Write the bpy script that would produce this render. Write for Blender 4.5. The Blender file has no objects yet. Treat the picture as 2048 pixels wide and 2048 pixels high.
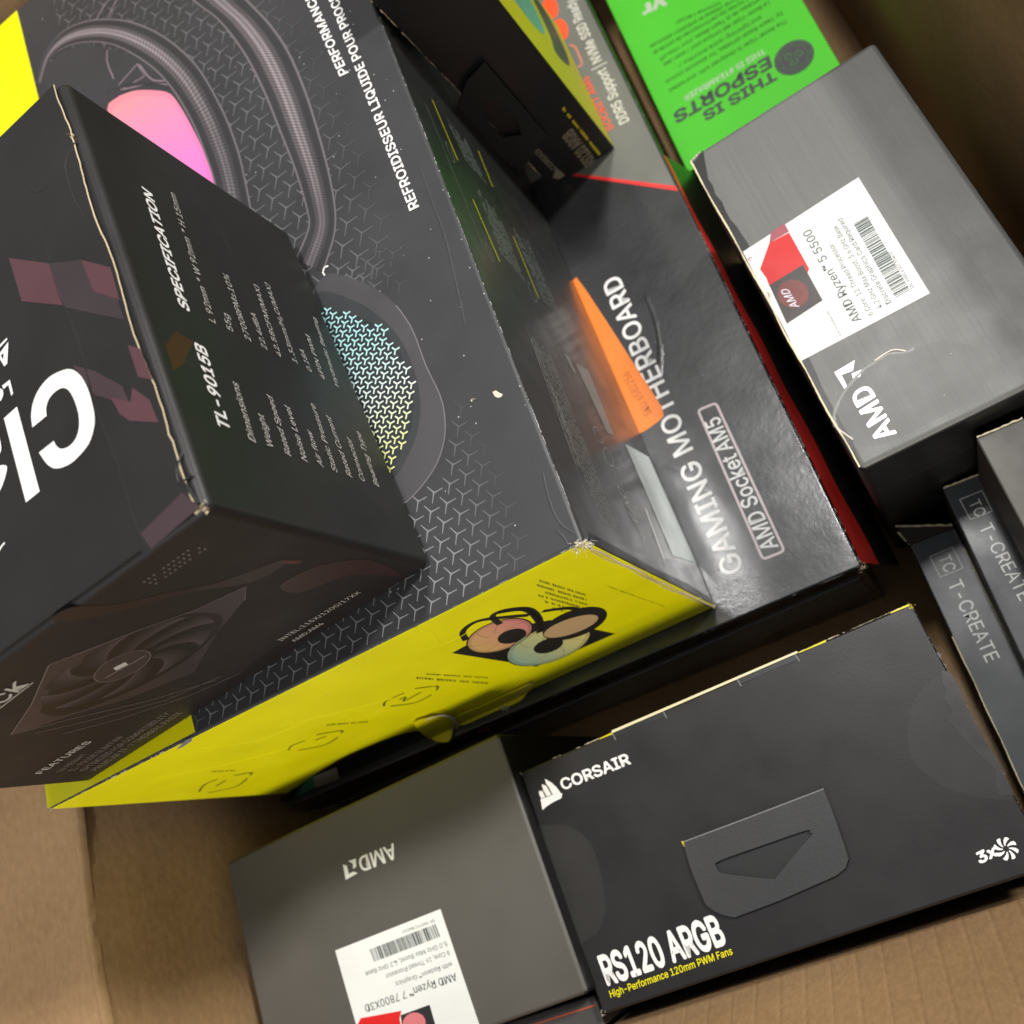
import bpy, bmesh, math, random
from mathutils import Matrix, Vector
random.seed(7)
MM = 0.001
scene = bpy.context.scene
COL = scene.collection

# ------------------------------------------------------------------ camera, world, lamps
W = [[0.838452, -0.441332, -0.319727], [-0.315274, -0.871345, 0.375979], [-0.444524, -0.214439, -0.869721]]                       # rows: world X, Y, Z in camera axes (x right, y down, z forward)
cam_d = bpy.data.cameras.new("camera")
cam = bpy.data.objects.new("camera", cam_d); COL.objects.link(cam)
Rc = Matrix([[W[i][0], -W[i][1], -W[i][2]] for i in range(3)])
cam.matrix_world = Matrix.Translation((0, 0, .440)) @ Rc.to_4x4()
cam_d.sensor_width = 36; cam_d.sensor_fit = 'HORIZONTAL'; cam_d.lens = 1890/2048*36
cam_d.clip_start = .01; cam_d.clip_end = 50
cam_d.dof.use_dof = True; cam_d.dof.focus_distance = .262; cam_d.dof.aperture_fstop = 16.0
scene.camera = cam

world = bpy.data.worlds.new("World"); scene.world = world; world.use_nodes = True
bg = world.node_tree.nodes["Background"]
bg.inputs[0].default_value = (.95, .97, 1.0, 1); bg.inputs[1].default_value = .28

def area(name, pos, target, sx, sy, power, col):
    l = bpy.data.lights.new(name, 'AREA'); l.shape = 'RECTANGLE'; l.size = sx; l.size_y = sy
    l.energy = power; l.color = col
    o = bpy.data.objects.new(name, l); COL.objects.link(o)
    o.location = pos
    o.rotation_euler = (Vector(target)-Vector(pos)).to_track_quat('-Z', 'Y').to_euler()
    return o
def at(d, r, c=(-.1, .05, .15)):
    v = Vector(d).normalized()*r; return (c[0]+v.x, c[1]+v.y, c[2]+v.z)
area("ceiling_lamp", (.19, .78, 2.48), (-.05, .1, .1), .14, .30, 34, (1.0, .985, .955))
area("side_ceiling_lamp", at((.695, .33, .64), 2.6), (-.1, .05, .15), .22, .22, 64, (1.0, .975, .925))
area('room_fill', (-.25, -1.6, .95), (-.15, .08, .15), .9, .7, 20, (1.0, .94, .86))  # added soft fill lamp that brightens the front faces

scene.view_settings.view_transform = 'Standard'; scene.view_settings.look = 'None'
scene.view_settings.exposure = 0; scene.view_settings.gamma = 1

# ------------------------------------------------------------------ materials
def lin(c):
    return tuple((x/255/12.92 if x/255 <= .04045 else ((x/255+.055)/1.055)**2.4) for x in c)
MATS = {}
def card(name, col, rough=.38, spec=.5, coat=0., coat_r=.15, bump=.08, mott=.12, dust=0., brushed=0., bscale=900, attr=False, metallic=0.):
    """printed or laminated card: mottled colour, uneven gloss, faint relief, dust"""
    if name in MATS: return MATS[name]
    m = bpy.data.materials.new(name); m.use_nodes = True; MATS[name] = m
    nt = m.node_tree; N = nt.nodes; L = nt.links
    p = N["Principled BSDF"]
    tc = N.new('ShaderNodeTexCoord')
    n1 = N.new('ShaderNodeTexNoise'); n1.inputs['Scale'].default_value = 28; n1.inputs['Detail'].default_value = 6
    L.new(tc.outputs['Object'], n1.inputs['Vector'])
    mr = N.new('ShaderNodeMapRange'); mr.inputs[1].default_value = .3; mr.inputs[2].default_value = .7
    mr.inputs[3].default_value = 1-mott; mr.inputs[4].default_value = 1+mott
    L.new(n1.outputs['Fac'], mr.inputs[0])
    if attr:
        base = N.new('ShaderNodeAttribute'); base.attribute_name = 'Col'; bo = base.outputs['Color']
    else:
        base = N.new('ShaderNodeRGB'); base.outputs[0].default_value = (*col, 1); bo = base.outputs[0]
    mul = N.new('ShaderNodeVectorMath'); mul.operation = 'SCALE'
    L.new(bo, mul.inputs[0]); L.new(mr.outputs[0], mul.inputs['Scale'])
    out = mul.outputs[0]
    if brushed:
        mp = N.new('ShaderNodeMapping'); mp.inputs['Scale'].default_value = (1300, 14, 1)
        L.new(tc.outputs['Object'], mp.inputs['Vector'])
        nb = N.new('ShaderNodeTexNoise'); nb.inputs['Scale'].default_value = 1; nb.inputs['Detail'].default_value = 3
        L.new(mp.outputs[0], nb.inputs['Vector'])
        r2 = N.new('ShaderNodeMapRange'); r2.inputs[1].default_value = .3; r2.inputs[2].default_value = .75
        r2.inputs[3].default_value = 1-brushed; r2.inputs[4].default_value = 1+brushed
        L.new(nb.outputs['Fac'], r2.inputs[0])
        m2 = N.new('ShaderNodeVectorMath'); m2.operation = 'SCALE'
        L.new(out, m2.inputs[0]); L.new(r2.outputs[0], m2.inputs['Scale']); out = m2.outputs[0]
    if dust:
        vo = N.new('ShaderNodeTexVoronoi'); vo.inputs['Scale'].default_value = 260
        L.new(tc.outputs['Object'], vo.inputs['Vector'])
        lt = N.new('ShaderNodeMath'); lt.operation = 'LESS_THAN'; lt.inputs[1].default_value = .06
        L.new(vo.outputs['Distance'], lt.inputs[0])
        sp = N.new('ShaderNodeSeparateColor'); L.new(vo.outputs['Color'], sp.inputs[0])
        gt = N.new('ShaderNodeMath'); gt.operation = 'GREATER_THAN'; gt.inputs[1].default_value = 1-dust
        L.new(sp.outputs[0], gt.inputs[0])
        ml = N.new('ShaderNodeMath'); ml.operation = 'MULTIPLY'; L.new(lt.outputs[0], ml.inputs[0]); L.new(gt.outputs[0], ml.inputs[1])
        # fine scratches: thin bands of a strongly stretched noise
        ms = N.new('ShaderNodeMapping'); ms.inputs['Rotation'].default_value = (.3, .2, .7); ms.inputs['Scale'].default_value = (700, 18, 300)
        L.new(tc.outputs['Object'], ms.inputs['Vector'])
        ns = N.new('ShaderNodeTexNoise'); ns.inputs['Scale'].default_value = 1; ns.inputs['Detail'].default_value = 1
        L.new(ms.outputs[0], ns.inputs['Vector'])
        gs = N.new('ShaderNodeMapRange'); gs.inputs[1].default_value = .80; gs.inputs[2].default_value = .86; gs.inputs[4].default_value = .12
        L.new(ns.outputs['Fac'], gs.inputs[0])
        mxs = N.new('ShaderNodeMath'); mxs.operation = 'MAXIMUM'; L.new(ml.outputs[0], mxs.inputs[0]); L.new(gs.outputs[0], mxs.inputs[1])
        mx = N.new('ShaderNodeMix'); mx.data_type = 'RGBA'
        L.new(mxs.outputs[0], mx.inputs[0]); L.new(out, mx.inputs[6]); mx.inputs[7].default_value = (.42, .42, .41, 1)
        out = mx.outputs[2]
    L.new(out, p.inputs['Base Color'])
    p.inputs['Metallic'].default_value = metallic
    n2 = N.new('ShaderNodeTexNoise'); n2.inputs['Scale'].default_value = 60; n2.inputs['Detail'].default_value = 5
    L.new(tc.outputs['Object'], n2.inputs['Vector'])
    r3 = N.new('ShaderNodeMapRange'); r3.inputs[1].default_value = .3; r3.inputs[2].default_value = .7
    r3.inputs[3].default_value = max(.02, rough-.06); r3.inputs[4].default_value = rough+.08
    L.new(n2.outputs['Fac'], r3.inputs[0]); L.new(r3.outputs[0], p.inputs['Roughness'])
    p.inputs['Specular IOR Level'].default_value = spec
    p.inputs['Coat Weight'].default_value = coat; p.inputs['Coat Roughness'].default_value = coat_r
    n3 = N.new('ShaderNodeTexNoise'); n3.inputs['Scale'].default_value = bscale; n3.inputs['Detail'].default_value = 4
    L.new(tc.outputs['Object'], n3.inputs['Vector'])
    n4 = N.new('ShaderNodeTexNoise'); n4.inputs['Scale'].default_value = 22; n4.inputs['Detail'].default_value = 2
    L.new(tc.outputs['Object'], n4.inputs['Vector'])
    b1 = N.new('ShaderNodeBump'); b1.inputs['Strength'].default_value = bump; b1.inputs['Distance'].default_value = .0002
    L.new(n3.outputs['Fac'], b1.inputs['Height'])
    b2 = N.new('ShaderNodeBump'); b2.inputs['Strength'].default_value = .35; b2.inputs['Distance'].default_value = .0012
    L.new(n4.outputs['Fac'], b2.inputs['Height']); L.new(b1.outputs[0], b2.inputs['Normal'])
    L.new(b2.outputs[0], p.inputs['Normal']); L.new(b2.outputs[0], p.inputs['Coat Normal'])
    return m

def ink(name, col, rough=.4, **k):
    k.setdefault('mott', .04); k.setdefault('bump', .03)
    return card(name, lin(col) if max(col) > 1 else col, rough, **k)

kraft_edge = ink('bare_card_edge', (196, 178, 146), .8, bump=.5, mott=.2)
torn_paper = ink('torn_paper', (214, 205, 188), .85, bump=.6, mott=.15)
black_laminate = card('black_laminate', lin((52, 51, 51)), .42, .5, dust=.03)
white_ink = ink('white_ink', (232, 230, 228))
grey_ink = ink('pale_grey_ink', (178, 174, 168))
dark_ink = ink('dark_ink', (38, 40, 42))
yellow_ink = ink('yellow_ink', (214, 198, 0))
label_white = ink('label_white', (214, 215, 212), .55, mott=.06, bump=.15)

# ------------------------------------------------------------------ boxes: poses in millimetres
POSE = {
 'B': {'o': [-66.218, 79.624, 216.315], 'R': [[-1.0, -0.0, 0.00014], [0.0, 1.0, 0.00011], [-0.00014, 0.00011, -1.0]], 'd': [205.0, 350.0, 132.67]},
 'A': {'o': [-110.191, 90.376, 304.145], 'R': [[-0.9965, -0.08356, 0.00262], [-0.08339, 0.99569, 0.04064], [-0.006, 0.04028, -0.99917]], 'd': [142.48, 127.57, 87.91]},
 'C': {'o': [-11.598, 71.246, 83.111], 'R': [[-0.99983, 0.01829, 4e-05], [0.01829, 0.99983, -1e-05], [-4e-05, -1e-05, -1.0]], 'd': [270.0, 345.0, 81]},
 'E': {'o': [-150.324, 60.985, 125.055], 'R': [[-0.99962, 0.02762, 3e-05], [-0.02762, -0.99962, 0.0], [-4e-05, -0.0, -1.0]], 'd': [135.0, 89.97, 122]},
 'F': {'o': [-149.716, 45.813, 118.922], 'R': [[0.99987, 0.01109, -0.0117], [0.01127, -0.99982, 0.0154], [-0.01153, -0.01553, -0.99981]], 'd': [147.25, 82.91, 110]},
 'G': {'o': [0.621, 222.097, 139.306], 'R': [[0.9999, 0.01319, -0.00489], [0.01317, -0.99991, -0.0036], [-0.00493, 0.00354, -0.99998]], 'd': [71.22, 135.0, 136]},
 'H': {'o': [-2.335, 279.031, 52.456], 'R': [[0.99953, 0.03062, 0.0], [-0.03062, 0.99953, 1e-05], [-0.0, 1e-05, -1.0]], 'd': [78.0, 150.0, 51]},
 'D': {'o': [-33.087, 283.217, 229.854], 'R': [[-0.99834, 0.01913, 0.05424], [0.02122, 0.99904, 0.03824], [-0.05345, 0.03933, -0.9978]], 'd': [33, 78.24, 146.7]},
 'I': {'o': [6.421, 76.479, 58.481], 'R': [[0.99857, -0.05345, 0.0], [-0.05345, -0.99857, 0.0], [0.0, -0.0, -1.0]], 'd': [17.0, 140.0, 56]},
 'J': {'o': [24.713, 85.72, 79.72], 'R': [[0.99759, -0.06931, 1e-05], [-0.06931, -0.99759, 0.0], [1e-05, -0.0, -1.0]], 'd': [14.27, 128.9, 75]},
 'K': {'o': [36.722, 84.24, 128.167], 'R': [[0.99913, -0.04176, 1e-05], [-0.04176, -0.99913, 0.0], [1e-05, -0.0, -1.0]], 'd': [60, 101.82, 72]},
}
class Box:
    def __init__(s, key, name, label, cat, group=None):
        p = POSE[key]; s.o = Vector(p['o']); s.R = Matrix(p['R']); s.d = p['d']
        s.e = bpy.data.objects.new(name, None); COL.objects.link(s.e)
        s.e.empty_display_size = .01
        a, b, n = s.R.col[0], s.R.col[1], s.R.col[2]
        M = Matrix((a, -b, -n)).transposed()
        base = s.o + a*s.d[0]/2 + b*s.d[1]/2 + n*s.d[2]
        s.e.matrix_world = Matrix.Translation(base*MM) @ M.to_4x4()
        s.e['label'] = label; s.e['category'] = cat
        if group: s.e['group'] = group
    def L(s, u, v, w):                     # box millimetres -> local metres (z up)
        return Vector(((u-s.d[0]/2)*MM, (s.d[1]/2-v)*MM, (s.d[2]-w)*MM))
    def F(s, face, u, v, h=0.):            # point on a face, h mm proud of it
        if face == 'top': return s.L(u, v, -h)
        if face == 'side': return s.L(-h, u, v)
        if face == 'front': return s.L(u, -h, v)
        if face == 'near': return s.L(u, s.d[1]+h, v)
        if face == 'right': return s.L(s.d[0]+h, u, v)

def link(name, me, mats, parent, label=None, smooth=False):
    for m in (mats if isinstance(mats, (list, tuple)) else [mats]): me.materials.append(m)
    if smooth:
        for p in me.polygons: p.use_smooth = True
    o = bpy.data.objects.new(name, me); COL.objects.link(o)
    if parent is not None: o.parent = parent.e if isinstance(parent, Box) else parent
    if label: o['label'] = label
    return o

def mesh_from(name, verts, faces, mats, parent, idx=None, smooth=False, label=None):
    me = bpy.data.meshes.new(name); me.from_pydata([tuple(v) for v in verts], [], faces)
    if idx:
        for p, i in zip(me.polygons, idx): p.material_index = i
    return link(name, me, mats, parent, label, smooth)

def body(bx, mats, faces=None, bev=.8, name='box_body', inset=(0, 0, 0, 0, 0), seg=3, jitter=.25):
    """closed carton with rounded folds; faces maps a face name to a material index"""
    d = bx.d; u0, u1, v0, v1, w0 = inset
    bm = bmesh.new()
    c = [bx.L(u, v, w) for w in (w0, d[2]) for (u, v) in ((u0, v0), (d[0]-u1, v0), (d[0]-u1, d[1]-v1), (u0, d[1]-v1))]
    vs = [bm.verts.new(p) for p in c]
    q = {'top': (0, 1, 2, 3), 'bottom': (7, 6, 5, 4), 'front': (0, 4, 5, 1), 'near': (3, 2, 6, 7), 'side': (0, 3, 7, 4), 'right': (1, 5, 6, 2)}
    for k, f in q.items():
        fc = bm.faces.new([vs[i] for i in f]); fc.material_index = (faces or {}).get(k, 0)
    bmesh.ops.recalc_face_normals(bm, faces=bm.faces)
    bmesh.ops.bevel(bm, geom=list(bm.edges), offset=bev*MM, segments=seg, profile=.5, affect='EDGES', material=-1)
    me = bpy.data.meshes.new(name); bm.to_mesh(me); bm.free()
    o = link(name, me, mats, bx, smooth=True)
    big = max(p.area for p in me.polygons)*.02; nv = [Vector((0, 0, 0)) for _ in me.vertices]
    for p in me.polygons:
        for i in p.vertices: nv[i] += p.normal*(1000 if p.area > big and len(p.vertices) == 4 else 1)*p.area/big
    me.normals_split_custom_set_from_vertices([tuple(v.normalized()) for v in nv])
    return o

def poly(bx, face, pts, mat, name, h=.12, label=None, thick=0.):
    """flat printed or stuck-on shape; pts in face millimetres"""
    cu = bpy.data.curves.new(name, 'CURVE'); cu.dimensions = '2D'; cu.fill_mode = 'BOTH'
    groups = pts if isinstance(pts[0][0], (tuple, list)) else [pts]
    for g in groups:
        sp = cu.splines.new('POLY'); sp.points.add(len(g)-1)
        for i, q in enumerate(g): sp.points[i].co = (q[0], q[1], 0, 1)
        sp.use_cyclic_u = True
    t = bpy.data.objects.new(name, cu); me = bpy.data.meshes.new_from_object(t)
    bpy.data.objects.remove(t); bpy.data.curves.remove(cu)
    if thick:
        bm = bmesh.new(); bm.from_mesh(me)
        bmesh.ops.remove_doubles(bm, verts=bm.verts, dist=.001)
        r = bmesh.ops.extrude_face_region(bm, geom=list(bm.faces))
        for e in r['geom']:
            if isinstance(e, bmesh.types.BMVert): e.co.z = -thick
        bmesh.ops.recalc_face_normals(bm, faces=bm.faces); bm.to_mesh(me); bm.free()
    for v in me.vertices: v.co = bx.F(face, v.co.x, v.co.y, h+v.co.z)
    me.update()
    return link(name, me, mat, bx, label)

def smoothpts(p, n=6, closed=False):
    out = []; N = len(p)
    for i in range(N if closed else N-1):
        g = lambda k: p[k % N] if closed else p[max(0, min(N-1, k))]
        a, b, c, d = g(i-1), g(i), g(i+1), g(i+2)
        for j in range(n):
            t = j/n
            out.append(tuple(.5*((2*b[k])+(-a[k]+c[k])*t+(2*a[k]-5*b[k]+4*c[k]-d[k])*t*t+(-a[k]+3*b[k]-3*c[k]+d[k])*t**3) for k in (0, 1)))
    if not closed: out.append(tuple(p[-1]))
    return out

def stroke_geo(pts, w, V, Fc):
    """append a flat ribbon along pts (2D) of width w (number or list)"""
    n = len(pts); k0 = len(V)
    for i in range(n):
        a = pts[max(0, i-1)]; b = pts[min(n-1, i+1)]
        dx, dy = b[0]-a[0], b[1]-a[1]; l = math.hypot(dx, dy) or 1
        ww = (w[i] if isinstance(w, (list, tuple)) else w)/2
        V.append((pts[i][0]-dy/l*ww, pts[i][1]+dx/l*ww)); V.append((pts[i][0]+dy/l*ww, pts[i][1]-dx/l*ww))
        if i: Fc.append((k0+2*i-2, k0+2*i-1, k0+2*i+1, k0+2*i))

def strokes(bx, face, lines, w, mat, name, h=.13, label=None):
    for l in lines:
        V = []; Fc = []; stroke_geo(l, w, V, Fc)
        o = mesh_from(name, [bx.F(face, a, b, h) for a, b in V], Fc, mat, bx, label=label)
    return o

def ring(c, r, r2=None, n=28, ang=0):
    r2 = r2 or r; ca, sa = math.cos(ang), math.sin(ang)
    return [(c[0]+math.cos(t)*r*ca-math.sin(t)*r2*sa, c[1]+math.cos(t)*r*sa+math.sin(t)*r2*ca) for t in [2*math.pi*i/n for i in range(n)]]

def conj(c, p, q, n=30):
    """ellipse from centre and the tips of two conjugate radii"""
    A = (p[0]-c[0], p[1]-c[1]); B = (q[0]-c[0], q[1]-c[1])
    return [(c[0]+A[0]*math.cos(t)+B[0]*math.sin(t), c[1]+A[1]*math.cos(t)+B[1]*math.sin(t)) for t in [2*math.pi*i/n for i in range(n)]]

CAP = None
try:                                    # the sans-serif that ships inside Blender; its default face otherwise
    SANS = bpy.data.fonts.load(bpy.utils.system_resource('DATAFILES')+'/fonts/Inter.woff2')
except Exception:
    SANS = None
def text(bx, face, s, start, end, top, mat, name='lettering', bold=0., ext='', h=.14, label=None, lift=0.):
    """print s from start to end along its baseline, capitals as tall as start->top"""
    global CAP
    def geo(t, off):
        cu = bpy.data.curves.new('t', 'FONT'); cu.body = t; cu.resolution_u = 3; cu.offset = off
        if SANS: cu.font = SANS
        if lift: cu.extrude = 0
        o = bpy.data.objects.new('t', cu); me = bpy.data.meshes.new_from_object(o)
        bpy.data.objects.remove(o); bpy.data.curves.remove(cu); return me
    if CAP is None:
        m0 = geo('H', 0); CAP = max(v.co.y for v in m0.vertices); bpy.data.meshes.remove(m0)
    m1 = geo(s, 0); xs = [v.co.x for v in m1.vertices]; x0, x1 = min(xs), max(xs)
    me = m1
    if ext:
        me = geo(s+ext, 0); bpy.data.meshes.remove(m1)
    layers = None
    if bold > 0:                         # heavier strokes: the same outlines laid a hair apart
        b0 = [(v.co.x, v.co.y) for v in me.vertices]; f0 = [tuple(p.vertices) for p in me.polygons]; nb = len(b0)
        offs = [(0, 0), (bold, 0), (-bold, 0), (0, bold), (0, -bold), (.7*bold, .7*bold), (-.7*bold, .7*bold), (.7*bold, -.7*bold), (-.7*bold, -.7*bold)]
        if bold < .01: offs = offs[:3]
        me.clear_geometry()
        me.from_pydata([(x+ox, y+oy, 0) for ox, oy in offs for x, y in b0], [], [tuple(i+k*nb for i in f) for k in range(len(offs)) for f in f0])
        layers = nb
    ex = ((end[0]-start[0])/(x1-x0), (end[1]-start[1])/(x1-x0)); ey = ((top[0]-start[0])/CAP, (top[1]-start[1])/CAP)
    for v in me.vertices:
        x, y = v.co.x-x0, v.co.y
        v.co = bx.F(face, start[0]+ex[0]*x+ey[0]*y, start[1]+ex[1]*x+ey[1]*y, h+(.004*(v.index//layers) if layers else 0))
    me.name = name
    return link(name, me, mat, bx, label)

def quadpt(o, x, y, s, t):
    return (o[0]+(x[0]-o[0])*s+(y[0]-o[0])*t, o[1]+(x[1]-o[1])*s+(y[1]-o[1])*t)
def barcode(bx, face, o, x, y, mat, seed=1, n=48, name='barcode'):
    r = random.Random(seed); V = []; Fc = []; s = 0
    ws = []
    while len(ws) < n: ws.append((r.choice((1, 1, 2, 3)), r.choice((1, 1, 2))))
    tot = sum(a+b for a, b in ws)
    for a, b in ws:
        k = len(V)
        V += [quadpt(o, x, y, s/tot, 0), quadpt(o, x, y, (s+a)/tot, 0), quadpt(o, x, y, (s+a)/tot, 1), quadpt(o, x, y, s/tot, 1)]
        Fc.append((k, k+1, k+2, k+3)); s += a+b
    return mesh_from(name, [bx.F(face, p[0], p[1], .25) for p in V], Fc, mat, bx)
def fine_print(bx, face, o, x, y, rows, mat, seed=1, fill=.55, n=60, h=.12, name='fine_print', ragged=.3):
    """rows of letter-sized marks, too small to read"""
    r = random.Random(seed); V = []; Fc = []
    for j in range(rows):
        t0 = (j+.2)/rows; t1 = (j+.2+fill)/rows; e = 1-r.random()*ragged; s = 0
        while s < e:
            w = (r.random()*.7+.3)/n
            if r.random() < .85:
                k = len(V); q = r.random()*.25*(t1-t0)
                V += [quadpt(o, x, y, s, t0+q), quadpt(o, x, y, s+w, t0+q), quadpt(o, x, y, s+w, t1), quadpt(o, x, y, s, t1)]
                Fc.append((k, k+1, k+2, k+3))
            s += w+.35/n
    o = mesh_from(name, [bx.F(face, p[0], p[1], h) for p in V], Fc, mat, bx); o['kind'] = 'stuff'; return o

def worn_edge(bx, p, q, mat, r=.22, dens=.6, seed=1, name='worn_edge', n=160, jit=.25, label=None):
    """scuffed fold: broken, uneven bead of bare card, or of a painted glint, standing on the fold; p, q are (u,v,w) box mm"""
    R = random.Random(seed); p = Vector(p); q = Vector(q); dv = (q-p); Ln = dv.length
    ax = dv.normalized(); s1 = ax.orthogonal().normalized(); s2 = ax.cross(s1)
    V = []; Fc = []; i = 0; state = R.random() < dens; prev = None
    K = 6
    while i <= n:
        if R.random() < .12+.5*abs(math.sin(i*.05+seed)): state = R.random() < dens
        if state:
            env = .35+.65*abs(math.sin(i*.071+seed)*math.sin(i*.023+seed*2.1)); rr = r*(.25+R.random()*1.1)*(env if dens < .9 else 1); c = p+dv*(i/n)+s1*R.uniform(-jit, jit)*r*2+s2*R.uniform(-jit, jit)*r*2
            k = len(V)
            for j in range(K):
                t = 2*math.pi*j/K
                g = c+s1*math.cos(t)*rr*R.uniform(.7, 1.2)+s2*math.sin(t)*rr*R.uniform(.7, 1.2)
                V.append(bx.L(*g))
            if prev is not None:
                for j in range(K): Fc.append((prev+j, prev+(j+1) % K, k+(j+1) % K, k+j))
            else: Fc.append(tuple(range(k, k+K)))
            prev = k
        else:
            if prev is not None: Fc.append(tuple(range(prev+K-1, prev-1, -1)))
            prev = None
        i += 1
    o = mesh_from(name, V, Fc, mat, bx, label=label); o['kind'] = 'stuff'; return o

def card_edge(bx, pts, w, mat, name='board_edge', h=.16, seed=1, face='top', wob=.25, th=.25):
    """cut edge of the card seen as a thin pale line that wavers a little"""
    R = random.Random(seed); P = []
    n = 140; tot = len(pts)-1
    for i in range(n+1):
        x = i/n*tot; k = min(int(x), tot-1); f = x-k
        P.append((pts[k][0]*(1-f)+pts[k+1][0]*f, pts[k][1]*(1-f)+pts[k+1][1]*f))
    dx, dy = P[-1][0]-P[0][0], P[-1][1]-P[0][1]; l = math.hypot(dx, dy); nx, ny = -dy/l, dx/l
    V = []; Fc = []
    for i, q in enumerate(P):
        o1 = wob*(math.sin(i*.19+seed)*.5+math.sin(i*.07+seed*3)*.5)+R.uniform(-.04, .04); ww = w*(.6+.5*abs(math.sin(i*.11+seed))+R.uniform(-.1, .1))
        for t, z in ((0, -th), (0, h), (1, h), (1, -th)):
            V.append(bx.F(face, q[0]+nx*(o1+ww*t), q[1]+ny*(o1+ww*t), z))
        if i:
            k = 4*(i-1)
            for j in range(3): Fc.append((k+j, k+j+1, k+j+5, k+j+4))
    return mesh_from(name, V, Fc, mat, bx)

def fluff(bx, c, r, mat, n=60, seed=3, name='torn_corner', label=None, sq=(1, 1, 1)):
    """torn, delaminated paper: crumpled shreds and fibres"""
    R = random.Random(seed); V = []; Fc = []
    for i in range(n):
        b = Vector((R.gauss(0, .45)*sq[0], R.gauss(0, .45)*sq[1], R.gauss(0, .45)*sq[2]))*r+Vector(c)
        s = r*R.uniform(.12, .42); k = len(V)
        for j in range(5):
            v = Vector((R.gauss(0, 1), R.gauss(0, 1), R.gauss(0, 1))).normalized()*s*R.uniform(.5, 1.2); V.append(bx.L(*(b+v)))
        Fc += [(k, k+1, k+2), (k, k+2, k+3), (k, k+3, k+4), (k+1, k+2, k+4)]
    for i in range(n//3):
        b = Vector((R.gauss(0, .6)*sq[0], R.gauss(0, .6)*sq[1], R.gauss(0, .6)*sq[2]))*r+Vector(c)
        dr = Vector((R.gauss(0, 1), R.gauss(0, 1), R.gauss(0, 1))).normalized()*r*R.uniform(.4, 1.1); w = dr.orthogonal().normalized()*.06
        k = len(V); V += [bx.L(*(b-w)), bx.L(*(b+w)), bx.L(*(b+dr+w)), bx.L(*(b+dr-w))]; Fc.append((k, k+1, k+2, k+3))
    o = mesh_from(name, V, Fc, mat, bx, label=label); o['kind'] = 'stuff'; return o

def ridge(bx, face, pts, mat, w=1.2, ht=.22, name='crease', h=.02):
    """raised or pressed fold line in the panel"""
    P = smoothpts(pts, 8); n = len(P); V = []; Fc = []; R = random.Random(len(pts)*7)
    for i in range(n):
        a = P[max(0, i-1)]; b = P[min(n-1, i+1)]; dx, dy = b[0]-a[0], b[1]-a[1]; l = math.hypot(dx, dy) or 1
        e = math.sin(math.pi*i/(n-1))**.4 if 0 < i < n-1 else 0
        nx, ny = -dy/l, dx/l; ww = w/2*(.7+.6*R.random())
        for t, z in ((-1, -.06), (-.25, ht*e), (.35, ht*.5*e), (1, -.06)):
            V.append(bx.F(face, P[i][0]+nx*t*ww, P[i][1]+ny*t*ww, h+z))
        if i:
            k = 4*(i-1)
            for j in range(3): Fc.append((k+j, k+j+1, k+j+5, k+j+4))
    return mesh_from(name, V, Fc, mat, bx, smooth=True)

def col_ribbon(bx, face, pairs, fn, N, M, mat, name, h=.12):
    """printed band between two edge curves, coloured per cell by fn(s, t)"""
    A = smoothpts([p[0] for p in pairs], 12); B = smoothpts([p[1] for p in pairs], 12)
    def samp(C, s):
        x = s*(len(C)-1); i = min(int(x), len(C)-2); f = x-i
        return (C[i][0]*(1-f)+C[i+1][0]*f, C[i][1]*(1-f)+C[i+1][1]*f)
    V = []; Fc = []; cols = []
    for i in range(N+1):
        a = samp(A, i/N); b = samp(B, i/N)
        for j in range(M+1):
            t = j/M; V.append(bx.F(face, a[0]*(1-t)+b[0]*t, a[1]*(1-t)+b[1]*t, h))
    for i in range(N):
        for j in range(M):
            k = i*(M+1)+j; Fc.append((k, k+1, k+M+2, k+M+1)); cols.append(fn((i+.5)/N, (j+.5)/M))
    return colmesh(name, V, Fc, cols, mat, bx)
def colmesh(name, V, Fc, cols, mat, bx):
    me = bpy.data.meshes.new(name); me.from_pydata([tuple(v) for v in V], [], Fc)
    at_ = me.color_attributes.new('Col', 'FLOAT_COLOR', 'CORNER')
    k = 0
    for p, c in zip(me.polygons, cols):
        for _ in p.loop_indices: at_.data[k].color = (*c, 1); k += 1
    return link(name, me, mat, bx)
def disc_grad(bx, face, poly_in, c, fn, mat, name, h=.12, n=10):
    """filled outline in concentric printed tones"""
    V = []; Fc = []; cols = []; m = len(poly_in)
    for i in range(n+1):
        t = i/n
        for q in poly_in: V.append(bx.F(face, c[0]+(q[0]-c[0])*t, c[1]+(q[1]-c[1])*t, h))
    for i in range(n):
        for j in range(m):
            Fc.append((i*m+j, i*m+(j+1) % m, (i+1)*m+(j+1) % m, (i+1)*m+j))
            q = poly_in[j]; t = (i+.5)/n; cols.append(fn(c[0]+(q[0]-c[0])*t, c[1]+(q[1]-c[1])*t, t))
    return colmesh(name, V, Fc, cols, mat, bx)
printed = card('printed_picture', (1, 1, 1), .42, .5, attr=True, mott=.03, bump=.04)
def mixc(a, b, t): return tuple(a[i]*(1-t)+b[i]*t for i in range(3))

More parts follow.
